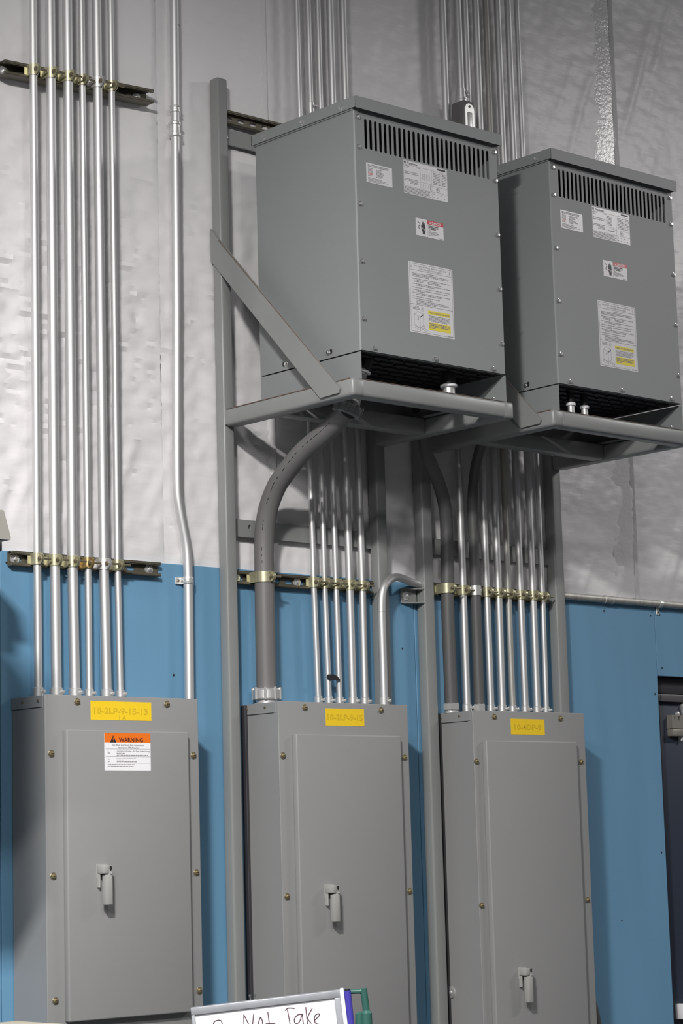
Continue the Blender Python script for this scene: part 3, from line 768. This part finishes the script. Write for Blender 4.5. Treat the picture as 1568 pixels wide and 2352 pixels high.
def clamp(x, y, z, r, label, mt='gold', bolt='bolt', front=-0.0206, ears=True, group=None):
    t = thing('pipe_clamp', label, 'clamp', (x, y, z), group)
    h = 0.0155; R0 = r + 0.0004; R1 = r + 0.0024; n = 12
    if ears:
        for s in (-1, 1):
            b = B(); pr = None
            for i in range(n + 1):
                a = math.pi * (i / n) * 0.94
                # angle from the back (towards the wall, +y) round to the front
                ca, sa = math.cos(a), math.sin(a)
                q = [(x + s * R0 * sa, y + R0 * ca), (x + s * R1 * sa, y + R1 * ca)]
                if i == 0: q = [(x + s * (r * 0.55 + 0.0001), y + R0 * 0.85), (x + s * (r * 0.55 + 0.002), y + R1 * 0.85)]
                row = [b.bm.verts.new((q[k][0], q[k][1], z + e)) for k in (0, 1) for e in (-h, h)]
                if pr:
                    for a_, b_ in ((0, 1), (1, 3), (3, 2), (2, 0)): b._f([pr[a_], pr[b_], row[b_], row[a_]])
                else: b._f([row[0], row[1], row[3], row[2]])
                pr = row
            b._f([pr[0], pr[2], pr[3], pr[1]])
            # leg into the channel
            b.box(min(x + s * R0, x + s * (R0 + 0.0022)), max(x + s * R0, x + s * (R0 + 0.0022)), y, front + 0.006, z - h, z + h)
            b.box(min(x + s * R0, x + s * (R0 + 0.008)), max(x + s * R0, x + s * (R0 + 0.008)), front + 0.0042, front + 0.006, z - h, z + h)
            # rounded ear standing forward of the pipe
            ex0 = x + s * 0.0016; ex1 = x + s * 0.0038
            ye = y - r; pts = [(ye + 0.001, z - h), (ye - 0.006, z - h)] + [(ye - 0.006 - 0.0125 * math.sin(math.pi * i / 8), z - h * math.cos(math.pi * i / 8)) for i in range(1, 8)] + [(ye - 0.006, z + h), (ye + 0.001, z + h)]
            b.yz(pts, min(ex0, ex1), max(ex0, ex1))
            part('strap', b, mt, t)
        b = B(); yb = y - r - 0.0095
        b.lathe((x - 0.0098, yb, z), (1, 0, 0), [(0, 0.0036), (0.0012, 0.0058), (0.0058, 0.006), (0.0059, 0.003), (0.040, 0.003), (0.041, 0.0022)], 8)
        b.lathe((x + 0.0039, yb, z), (1, 0, 0), [(0, 0.0062), (0.004, 0.0062)], 4)
        part('bolt', b, bolt, t)
    else:
        b = B(); pr = None; n = 20
        b.tube([(x, y, z - h), (x, y, z + h)], R1 + 0.0006, 20); part('strap', b, mt, t)
        b = B(); b.lathe((x + r * 0.5, y - r * 0.85, z), (0.5, -0.85, 0), [(0, 0.006), (0.004, 0.0055), (0.005, 0.003)], 8); part('bolt', b, 'cast', t)
    return t


ORD = ['first', 'second', 'third', 'fourth', 'fifth', 'sixth', 'seventh', 'eighth']
rs = [.0111, .0143, .0144, .0094, .0138, .0093]
xt = [0.0514, 0.1077, 0.1664, 0.2189, 0.2689, 0.3219]; xm = [0.0648, 0.1203, 0.1785, 0.2338, 0.2850, 0.3354]; xb = [0.0657, 0.1227, 0.1830, 0.2343, 0.2903, 0.3398]
look = ['slim bright', 'thick bright', 'thick bright', 'thin bright', 'thick worn', 'thin bright']
for i in range(6):
    r = rs[i]; ym, yt = -0.0206 - r, -0.0413 - r
    kx = (xt[i] - xm[i]) / 1.29
    pts = [(xb[i], ym, 1.975), (xm[i] + 0.0005, ym, 2.33), (xm[i], ym - 0.0005, 2.42), (xt[i], yt, 3.70), (xt[i] + 0.0 * kx, yt, 3.78), (xt[i] - 0.002, yt, 6.2)]
    conduit(pts, r, '%s metal conduit, %s from the left in the left bank of six' % (look[i], ORD[i]), 1.979, group='left bank of conduits')
    zc = 3.7195 + (0.021) * (xt[i] - 0.22) / 0.5175 + 0.010
    clamp(xt[i], yt, 3.7405 - 0.021 * (0.4820 - xt[i]) / 0.5175, r, '%s clamp on the %s conduit at the dark top left channel' % (('dull silver' if i == 4 else 'gold'), ORD[i]), 'cast' if i == 4 else 'gold', front=-0.0413, group='clamps on the top left channel')
    clamp(xm[i], ym, 2.3562, r, '%s clamp on the %s conduit at the lower left channel' % (('shiny silver' if i == 4 else 'coppery tarnished' if i == 3 else 'pale gold'), ORD[i]), 'cast' if i == 4 else 'copper' if i == 3 else 'gold', front=-0.0206, group='clamps on the lower left channel')

# lone offset conduit with coupling and straps
y = -0.0195
pts = [(0.5895, y, 1.975)] + smooth_path([(0.5915, y, 2.20), (0.5925, y, 2.36), (0.5895, y, 2.425), (0.5800, y, 2.475), (0.5690, y, 2.525), (0.5610, y, 2.575), (0.5595, y, 2.64), (0.5610, y, 2.75)], 5) + [(0.5690, y, 3.133), (0.5765, y, 3.79), (0.580, y, 4.2), (0.586, y, 6.2)]
lone = thing('conduit', 'lone metal conduit with an offset bend, left of the tall post', 'conduit', (0.5895, y, 1.975))
b = B(); b.tube(pts, 0.0138, 20); part('pipe', b, 'emt', lone)
b = B(); b.lathe((0.5737, y, 3.640), (0.008, 0, 1), [(0, 0.0145), (0.003, 0.0195), (0.009, 0.0195), (0.010, 0.0165), (0.016, 0.0175), (0.017, 0.0160), (0.026, 0.0172), (0.0275, 0.0158), (0.036, 0.0162), (0.037, 0.0195), (0.043, 0.0195), (0.047, 0.0145)], 22)
part('coupling', b, 'cast', lone)
b = B(); b.tube([(0.582, y, 3.985), (0.582, y, 3.9858)], 0.0141, 20); part('joint_ring', b, 'emt_dull', lone)


def pipe_strap(x, y, z, r, label, one=False):
    t = thing('pipe_strap', label, 'strap', (x, y, z))
    b = B(); b.lathe((x, y, z - 0.0105), (0, 0, 1), [(0, r + 0.0008), (0.001, r + 0.0026), (0.006, r + 0.0032), (0.0075, r + 0.0018), (0.0135, r + 0.0018), (0.015, r + 0.0032), (0.020, r + 0.0026), (0.021, r + 0.0008)], 20)
    part('band', b, 'cast', t)
    for s in ((1,) if one else (-1, 1)):
        xa, xb_ = sorted((x + s * (r + 0.0005), x + s * (r + 0.019)))
        b = B(); b.box(xa, xb_, -0.006, -0.0005, z - 0.0105, z + 0.0105, 0.001, 1); b.box(min(x + s * r * 0.98, x + s * (r + 0.003)), max(x + s * r * 0.98, x + s * (r + 0.003)), y, -0.003, z - 0.0105, z + 0.0105); e = part('ear', b, 'cast', t)
        put('screw', SMALL, e, (x + s * (r + 0.011), -0.006, z))
    return t


pipe_strap(0.5755, y, 3.726, 0.0138, 'small strap on the lone conduit just above its coupling', True)
pipe_strap(0.5922, y, 2.330, 0.0138, 'two-eared strap on the lone conduit just below the white insulation')

# five conduits of the middle bank
rm = [.0090, .0088, .0090, .0117, .0113]
mt_ = [1.0526, 1.0997, 1.1402, 1.1894, 1.2439]; mm = [1.0620, 1.1058, 1.1515, 1.2048, 1.2572]; mb = [1.0691, 1.1117, 1.1538, 1.2050, 1.2550]
for i in range(5):
    r = rm[i]; yy = -0.0215 - r
    t = conduit([(mb[i], yy, 1.976), (mm[i], yy, 2.34), (mm[i], yy, 2.42), (mt_[i], yy - 0.002, 3.90), (mt_[i] - 0.003, yy - 0.002, 6.2)], r,
                '%s conduit running behind the nearer transformer, %s from the left of five' % ('thin' if i < 3 else 'slim', ORD[i]), 1.980, group='middle bank of conduits')
    if i == 1:
        b = B(); b.lathe((mt_[i] - 0.0001, yy - 0.002, 3.800), (-0.006, 0, 1), [(0, r), (0.001, r + 0.003), (0.05, r + 0.003), (0.052, r)], 18); c = part('coupling', b, 'cast', t)
        put('set_screw', SETSCREW, c, (mt_[i] + 0.006, yy - 0.002 - r - 0.0005, 3.838), 0.6)
    clamp(mm[i], yy, 2.3512, r, 'gold clamp on the %s of five conduits above the middle panelboard' % ORD[i], front=-0.0206, group='clamps on the middle channel')

# seven conduits of the right bank, and one that ends in a conduit body
rr = [.0117, .0110, .0117, .0100, .0115, .0115, .0090]
rt = [1.6887, 1.7950, 1.8457, 1.8961, 1.9520, 2.0033, 2.0500]; rmid = [1.6925, 1.8000, 1.8537, 1.9014, 1.9567, 2.0156, 2.0641]; rb = [1.6910, 1.8002, 1.8511, 1.9014, 1.9584, 2.0139, 2.0595]
for i in range(7):
    r = rr[i]; yy = -0.0215 - r
    conduit([(rb[i], yy, 1.967), (rmid[i], yy, 2.35), (rmid[i], yy, 2.43), (rt[i], yy - 0.004, 4.08), (rt[i] - 0.001, yy - 0.004, 6.2)], r,
            '%s conduit above the rightmost panelboard, %s from the left of seven' % ('dull brownish' if i == 3 else 'bright metal', ORD[i]), 1.9705, 'emt_dull' if i == 3 else 'emt', group='right bank of conduits')
    clamp(rmid[i], yy, 2.3622, r, 'gold clamp on the %s of seven conduits above the rightmost panelboard' % ORD[i], front=-0.0206, group='clamps on the right channel')
t = thing('conduit', 'conduit ending in a grey elbow body behind the nearer transformer', 'conduit', (1.740, -0.055, 3.83))
b = B(); b.tube([(1.7470, -0.052, 4.00), (1.7440, -0.050, 4.6), (1.740, -0.050, 6.2)], 0.0122, 20); part('pipe', b, 'emt', t)
b = B(); b.lathe((1.7473, -0.052, 3.975), (0, 0, 1), [(0, 0.0195), (0.012, 0.0195), (0.013, 0.0205), (0.018, 0.0205), (0.019, 0.0155), (0.048, 0.0155), (0.049, 0.0122)], 20); c = part('connector', b, 'cast', t)
put('set_screw', SETSCREW, c, (1.757, -0.066, 4.012), 0.7)
b = B(); b.box(1.7235, 1.7700, -0.0850, -0.022, 3.815, 3.978, 0.010, 3); b.cyl((1.747, -0.03, 3.835), (1.747, 0.002, 3.835), 0.016); part('conduit_body', b, 'pvc', t)
b = B(); zt = 3.965
pts = [(1.7255, 3.83)] + [(1.7465 - 0.021 * math.cos(math.pi * i / 10), zt - 0.021 + 0.021 * math.sin(math.pi * i / 10)) for i in range(11)] + [(1.7675, 3.83)]
b.xz(pts, -0.0885, -0.0850); b.box(1.7365, 1.7565, -0.0905, -0.088, 3.835, 3.935, 0.002, 2); c = part('cover_plate', b, 'cast', t)
put('cover_screw', SMALL, c, (1.7465, -0.0885, 3.955))


# ---------------------------------------------------------------- thick grey pipes
def lobed_nut(b, p, d, r, h, n=8, lobes=8):
    p = Vector(p); d = Vector(d).normalized(); u = d.orthogonal().normalized(); v = d.cross(u)
    b.lathe(p, d, [(0, r * 0.92), (h * 0.08, r), (h * 0.85, r), (h, r * 0.9)], 24)
    for k in range(lobes):
        a = 2 * math.pi * k / lobes
        c = p + (u * math.cos(a) + v * math.sin(a)) * r * 0.985
        b.tube([c, c + d * h * 1.08], r * 0.1, 8)


def grey_pipe(pts, r, label, nut, mt, hub_top=None, hub_dir=None, lobes=8):
    t = thing('grey_pipe', label, 'pipe', pts[0], 'thick grey plastic pipes')
    SP = smooth_path(pts, 6)
    b = B(); b.tube(SP, r, 24); part('pipe', b, mt, t)
    if mt == 'pvc':
        b = B(); R = random.Random(4); k = 14
        while k < len(SP) - 6:
            tg = (SP[k + 1] - SP[k]).normalized(); d = Vector((-0.78, -0.62, 0.1)); d = (d - tg * d.dot(tg)).normalized()
            if R.random() < 0.75: b.tube([SP[k] + d * (r + 0.0002), SP[k] + d * (r + 0.0002) + (SP[k + 1] - SP[k]) * R.uniform(0.3, 0.9)], 0.0011, 5)
            k += 1
        part('print_line', b, 'ink', t, 'dashed line of dark print along the pipe')
    x, y, z = pts[0]
    b = B()
    b.lathe((x, y, z - 0.002), (0, 0, 1), [(0, r * 1.22), (0.006, r * 1.22), (0.007, r * 1.05), (0.018, r * 1.05)], 24)
    if lobes: lobed_nut(b, (x, y, z + 0.014), (0, 0, 1), r * nut, 0.032, lobes=lobes)
    else: b.lathe((x, y, z + 0.010), (0, 0, 1), [(0, r * nut), (0.018, r * nut), (0.021, r * 1.1)], 6)
    part('connector', b, 'cast', t)
    if hub_top is not None:
        p = Vector(pts[-1]); q = Vector(hub_top); d = (q - p).normalized(); L = (q - p).length
        b = B(); lobed_nut(b, p - d * 0.012, d, r * 1.36, 0.03, lobes=lobes or 6)
        b.lathe(p + d * 0.015, d, [(0, r * 1.0), (L * 0.55, r * 0.62), (L - 0.042, r * 0.62)], 20)
        h = part('hub', b, 'frame', t)
        b = B(); b.lathe(p + d * (L - 0.045), d, [(0, r * 0.8), (0.002, r * 0.86), (0.006, r * 0.86), (0.008, r * 0.7)], 20); part('locknut', b, 'bright', h)
        b = B(); b.lathe(p + d * (L - 0.038), d, [(0, r * 0.66), (0.004, r * 0.68), (0.036, r * 0.66), (0.040, r * 0.55)], 16); part('bushing', b, 'black', h)
    return t


grey_pipe([(0.8500, -0.051, 1.980), (0.8503, -0.051, 2.20), (0.8521, -0.0505, 2.35), (0.8519, -0.0531, 2.462), (0.8514, -0.0713, 2.5397), (0.8503, -0.1052, 2.5971), (0.8489, -0.1473, 2.6362), (0.8461, -0.2371, 2.692), (0.8428, -0.3385, 2.7330), (0.8412, -0.3906, 2.7560), (0.8394, -0.4452, 2.7829)],
          0.0292, 'thickest grey pipe curving from the middle panelboard up to the nearer transformer', 1.38, 'pvc', (0.8820, -0.488, 2.934))
t = clamp(0.8521, -0.0505, 2.3512, 0.0292, 'wide pale gold clamp around the thickest grey pipe', front=-0.0206)
grey_pipe([(1.6120, -0.043, 1.9705), (1.6115, -0.043, 2.12), (1.6110, -0.043, 2.3193), (1.6139, -0.047, 2.5238), (1.6022, -0.057, 2.6037), (1.5647, -0.078, 2.6673), (1.4893, -0.118, 2.7281), (1.4320, -0.152, 2.764), (1.4060, -0.175, 2.805), (1.3930, -0.187, 2.85), (1.378, -0.192, 2.88), (1.3575, -0.196, 2.895)],
          0.0206, 'dark grey pipe bending left from the rightmost panelboard to the nearer transformer', 1.34, 'pvc_dark', lobes=0)
clamp(1.6110, -0.043, 2.3622, 0.0206, 'gold clamp with a round hole on the left dark grey pipe', front=-0.0206)
grey_pipe([(1.7366, -0.0430, 1.9705), (1.7367, -0.0430, 2.15), (1.7367, -0.0435, 2.3259), (1.7360, -0.0450, 2.5329), (1.7335, -0.047, 2.6155), (1.7270, -0.060, 2.6879), (1.7169, -0.085, 2.754), (1.7055, -0.115, 2.798), (1.6960, -0.150, 2.845), (1.6930, -0.170, 2.89), (1.6925, -0.176, 2.924)],
          0.0166, 'dark grey pipe between two bright conduits curving to the farther transformer', 1.25, 'pvc_dark', lobes=0)
clamp(1.7367, -0.0435, 2.3622, 0.0166, 'silver clamp on the dark grey pipe beside the first right conduit', 'cast', ears=False)
# second fitting inside the far transformer base
for (sx, sy, R0, lab) in ((1.2015, -0.490, 0.0255, 'wide pipe fitting under the nearer transformer, right of the thick pipe'), (1.712, -0.506, 0.0150, 'short pipe fitting under the farther transformer, left one of two twins'), (1.784, -0.497, 0.0150, 'short pipe fitting under the farther transformer, right one of two twins')):
    t = thing('stub_fitting', lab, 'fitting', (sx, sy, 2.825))
    b = B(); b.lathe((sx, sy, 2.822), (0, 0, 1), [(0, R0), (0.012, R0), (0.013, R0 * 0.72), (0.064, R0 * 0.72)], 18); part('neck', b, 'cast', t)
    b = B(); b.lathe((sx, sy, 2.884), (0, 0, 1), [(0, R0 * 0.93), (0.002, R0), (0.007, R0), (0.009, R0 * 0.85)], 18); part('locknut', b, 'bright', t)
    b = B(); b.lathe((sx, sy, 2.892), (0, 0, 1), [(0, R0 * 0.84), (0.033, R0 * 0.82)], 16); part('bushing', b, 'black', t)

# bent conduit from the middle panelboard into the wall
t = thing('conduit', 'short conduit with a hook bend rising from the right of the middle panelboard', 'conduit', (1.295, -0.075, 1.980))
pts = [(1.295, -0.075, 1.977), (1.295, -0.075, 2.10)] + smooth_path([(1.295, -0.075, 2.26), (1.2985, -0.0747, 2.315), (1.312, -0.073, 2.349), (1.340, -0.069, 2.371), (1.372, -0.061, 2.3815), (1.41, -0.050, 2.382), (1.45, -0.036, 2.3775), (1.49, -0.024, 2.3735), (1.5145, -0.020, 2.3725)], 5)
b = B(); b.tube(pts, 0.0125, 20); part('pipe', b, 'emt', t)
b = B(); b.tube([(1.295, -0.075, 2.2695), (1.295, -0.075, 2.2705)], 0.0128, 20); part('joint_ring', b, 'emt_dull', t)
connector(t, 1.295, -0.075, 1.980, 0.0125)

# horizontal conduit along the top edge of the blue wall at the right
t = thing('conduit', 'horizontal conduit along the top of the blue wall at the right', 'conduit', (2.5, -0.0135, 2.372))
b = B(); b.tube([(2.167, -0.0135, 2.3735), (8.0, -0.0135, 2.3570)], 0.0122, 18); part('pipe', b, 'emt_dull', t)
b = B(); b.lathe((2.3850, -0.0135, 2.3728), (1, 0, -0.003), [(0, 0.0122), (0.002, 0.0145), (0.012, 0.0145), (0.013, 0.0138), (0.036, 0.0138), (0.037, 0.0145), (0.047, 0.0145), (0.049, 0.0122)], 18); part('coupling', b, 'emt_dull', t)
t = thing('pipe_strap', 'small one-hole strap on the horizontal conduit at the right', 'strap', (2.674, -0.0135, 2.372))
b = B(); b.tube([(2.668, -0.0135, 2.372), (2.684, -0.0135, 2.372)], 0.0142, 18); part('band', b, 'cast', t)
b = B(); b.box(2.668, 2.684, -0.005, -0.0005, 2.335, 2.362, 0.0015, 1); e = part('ear', b, 'cast', t); put('screw', SMALL, e, (2.676, -0.005, 2.344))

# scrap of black tape round two conduits
b = B()
pts = [(1.0935, 2.067), (1.099, 2.076), (1.122, 2.0765), (1.136, 2.072), (1.147, 2.062), (1.145, 2.0565), (1.128, 2.060), (1.104, 2.059)]
b.xz(pts, -0.0430, -0.0412)
single('tape_scrap', b, 'black', 'scrap of black tape stuck across the second and third middle conduits', 'tape', (1.12, -0.042, 2.067))

# ================================================================ things at the picture's edges
# seen hood and unseen body past the left edge, on the wall
t = thing('hooded_cabinet', 'pale flared hood of a wall cabinet at the left edge', 'cabinet', (-0.7, -0.3, 2.12))
b = B()
b.prism([(-0.90, 2.357), (-0.2009, 2.3575), (-0.1995, 2.364), (-0.2195, 2.430), (-0.2225, 2.4325), (-0.90, 2.434)], lambda x, z: (x, -0.3, z), lambda x, z: (x, -0.004, z)); part('hood', b, 'hood', t)
b = B(); b.box(-0.86, -0.2235, -0.298, -0.006, 2.327, 2.357, 0.004, 2); part('hood_gasket', b, 'black', t)
b = B(); b.box(-1.15, -0.535, -0.75, -0.03, 2.07, 2.61, 0.006, 1); part('body', b, 'dframe', t)  # unseen body, placed and sized to shade the left panelboard and wall
b = B(); b.box(-0.86, -0.6, -0.04, -0.0005, 2.2, 2.5); part('wall_bracket', b, 'dframe', t)

# cream cabinet top at the bottom left corner
b = B(); b.box(-0.85, -0.2545, -0.70, -0.395, 0.0, 1.150, 0.004, 1)
b2 = B(); b2.box(-0.86, -0.2525, -0.71, -0.391, 1.150, 1.1685, 0.004, 2)
t = thing('cabinet', 'cream cabinet top just showing in the bottom left corner', 'cabinet', (-0.55, -0.55, 0))
part('carcass', b, 'hood', t); part('cabinet_top', b2, 'cream', t)

# whiteboard sign on a stand
E1 = Vector((0.727, -0.680, 0.092)).normalized(); EN = Vector((-0.674, -0.733, -0.05)); EN = (EN - E1 * EN.dot(E1)).normalized(); E2 = E1.cross(EN).normalized()
if E2.z < 0: E2 = -E2
BO = Vector((-0.1545, -0.9440, 1.2095)); TH = 0.016; BW, BH = 0.3430, 0.26


def bp(u, v, n): return BO + E1 * u - E2 * v + EN * n


def bbox(b, u0, u1, v0, v1, n0, n1, bev=0.0):
    t = B(); t.box(u0, u1, n0, n1, -v1, -v0, bev, 2)
    b.merge(t.bm, Matrix(((E1.x, EN.x, E2.x, BO.x), (E1.y, EN.y, E2.y, BO.y), (E1.z, EN.z, E2.z, BO.z), (0, 0, 0, 1))))


base = BO + E1 * (BW / 2); base.z = 0
t = thing('whiteboard_sign', 'small tilted whiteboard sign reading Do Not Take, at the bottom', 'sign', base)
b = B(); bbox(b, 0.008, BW - 0.010, 0.008, BH - 0.008, -TH * 0.6, -0.002); part('board', b, 'board', t)
b = B()
bbox(b, 0, BW - 0.002, 0.0, 0.0165, -TH, 0.003, 0.0015); bbox(b, 0, BW - 0.002, BH - 0.016, BH, -TH, 0.003, 0.0015)
bbox(b, 0, 0.0085, 0.0165, BH - 0.016, -TH, 0.003, 0.0015); bbox(b, BW - 0.0165, BW - 0.002, 0.0165, BH - 0.016, -TH, 0.003, 0.0015)
part('rim', b, 'alu', t)
b = B(); bbox(b, BW - 0.0018, BW + 0.0075, -0.002, BH, -TH, 0.006, 0.002); part('pen_rail', b, 'bright', t, 'white plastic strip on the right edge')
for u in (0.137, 0.148):
    b = B(); b.tube([bp(u, 0.002, -0.008), bp(u, -0.012, -0.008)], 0.0016, 8); b.tube([bp(u, -0.0095, -0.008), bp(u, -0.013, -0.008)], 0.0028, 8); part('stud', b, 'chrome', t)
ink = [[(0.0477, 0.066), (0.0477, 0.0406), (0.0582, 0.0349), (0.0663, 0.0383), (0.0668, 0.052), (0.062, 0.064), (0.0477, 0.067)], [(0.084, 0.058), (0.090, 0.052), (0.096, 0.058), (0.090, 0.067), (0.084, 0.058)],
       [(0.1155, 0.069), (0.1165, 0.048), (0.1185, 0.0295)], [(0.1185, 0.0295), (0.1255, 0.048), (0.1330, 0.068)], [(0.1330, 0.068), (0.1365, 0.050), (0.1408, 0.0310)],
       [(0.1493, 0.0516), (0.1553, 0.0401), (0.1587, 0.0497), (0.156, 0.064), (0.150, 0.064), (0.1493, 0.0516)], [(0.1733, 0.0301), (0.1736, 0.050), (0.174, 0.068)], [(0.166, 0.0555), (0.1867, 0.0577)],
       [(0.2129, 0.0310), (0.2209, 0.0268), (0.2345, 0.0291)], [(0.2182, 0.0310), (0.2195, 0.050), (0.2207, 0.0685)],
       [(0.2509, 0.0442), (0.2402, 0.0444), (0.2316, 0.0525), (0.232, 0.0617), (0.2412, 0.0613), (0.2505, 0.0450), (0.2502, 0.0579), (0.2508, 0.0702)],
       [(0.2601, 0.0296), (0.2597, 0.0719)], [(0.2743, 0.0343), (0.262, 0.0532), (0.2684, 0.0668)],
       [(0.2763, 0.0611), (0.2881, 0.0519), (0.2872, 0.0472), (0.2791, 0.0508), (0.2763, 0.0611), (0.2799, 0.0692), (0.2941, 0.0730)],
       [(0.09, 0.105), (0.12, 0.100), (0.15, 0.108)], [(0.17, 0.104), (0.19, 0.112), (0.23, 0.102)]][:14]
b = B()
for ln in ink:
    P = smooth_path([(u, v, 0) for u, v in ln], 4)
    for a, c in zip(P, P[1:]):
        d = (c - a); L = d.length or 1; n = Vector((-d.y, d.x, 0)) / L * 0.00115; a2 = a - d / L * 0.0005; c2 = c + d / L * 0.0005
        b.poly([bp(a2.x + n.x, a2.y + n.y, -0.0016), bp(c2.x + n.x, c2.y + n.y, -0.0016), bp(c2.x - n.x, c2.y - n.y, -0.0016), bp(a2.x - n.x, a2.y - n.y, -0.0016)])
part('handwriting', b, 'marker_ink', t, 'handwritten words Do Not Take')
b = B(); c0 = bp(BW / 2, BH - 0.005, -0.012); b.tube([c0, Vector((c0.x, c0.y, 0.02))], 0.012, 12); part('stand_pole', b, 'alu', t)
b = B(); b.lathe((c0.x, c0.y, 0.0), (0, 0, 1), [(0, 0.13), (0.015, 0.13), (0.02, 0.12), (0.022, 0.02)], 28); part('stand_base', b, 'black', t)
# blue marker clipped to the right edge
t = thing('marker_pen', 'blue marker pen clipped upright to the right edge of the whiteboard', 'pen', bp(0.357, 0.06, -0.004))
b = B(); b.tube([bp(0.3585, 0.004, -0.004), bp(0.3565, 0.13, -0.004)], 0.0080, 16); part('barrel', b, 'bluepen', t)
b = B(); b.tube([bp(0.3586, 0.0005, -0.004), bp(0.3584, 0.005, -0.004)], 0.0062, 14); part('end_plug', b, 'black', t)
# green bent pipe behind the marker
t = thing('green_pipe', 'dark green pipe with an elbow standing right of the blue marker', 'pipe', (0.16, -1.18, 0.0))
bx, by = 0.1440, -1.1915


def gp(u, v, n=-0.03): return bp(u, v, n)


c1 = gp(0.3965, 0.018); foot = Vector((c1.x, c1.y, 0.0))
b = B(); b.tube([gp(0.340, 0.0085), gp(0.380, 0.0115), gp(0.389, 0.0125)], 0.0052, 14); b.tube([gp(0.387, 0.0115), gp(0.3975, 0.0125)], 0.0066, 14)
b.tube([gp(0.3950, 0.0065), gp(0.3955, 0.060)], 0.0080, 16)
part('elbow', b, 'green', t)
b = B(); k = gp(0.3955, 0.056); b.lathe((k.x, k.y, k.z), (0, 0, -1), [(0, 0.008), (0.006, 0.0125), (0.03, 0.0130), (0.034, 0.0105), (k.z, 0.0105)], 20)
k2 = gp(0.3780, 0.070); b.lathe((k2.x, k2.y, k2.z), (0, 0, -1), [(-0.012, 0.004), (-0.008, 0.009), (0.04, 0.011), (0.06, 0.010), (0.07, 0.004)], 16)
part('standpipe', b, 'green', t)

# dark hose loop hanging past the right panelboard
b = B(); cc = Vector((2.165, -0.0665, 0.90)); b.tube([cc + Vector((0.045 * math.cos(a), 0.006 * math.sin(2 * a), 0.165 * math.sin(a))) for a in [2 * math.pi * i / 40 for i in range(41)]], 0.016, 12, False)
single('hose_loop', b, 'pvc_dark', 'dark hose loop hung low on the post right of the rightmost panelboard', 'hose', (2.165, -0.0665, 0.90))
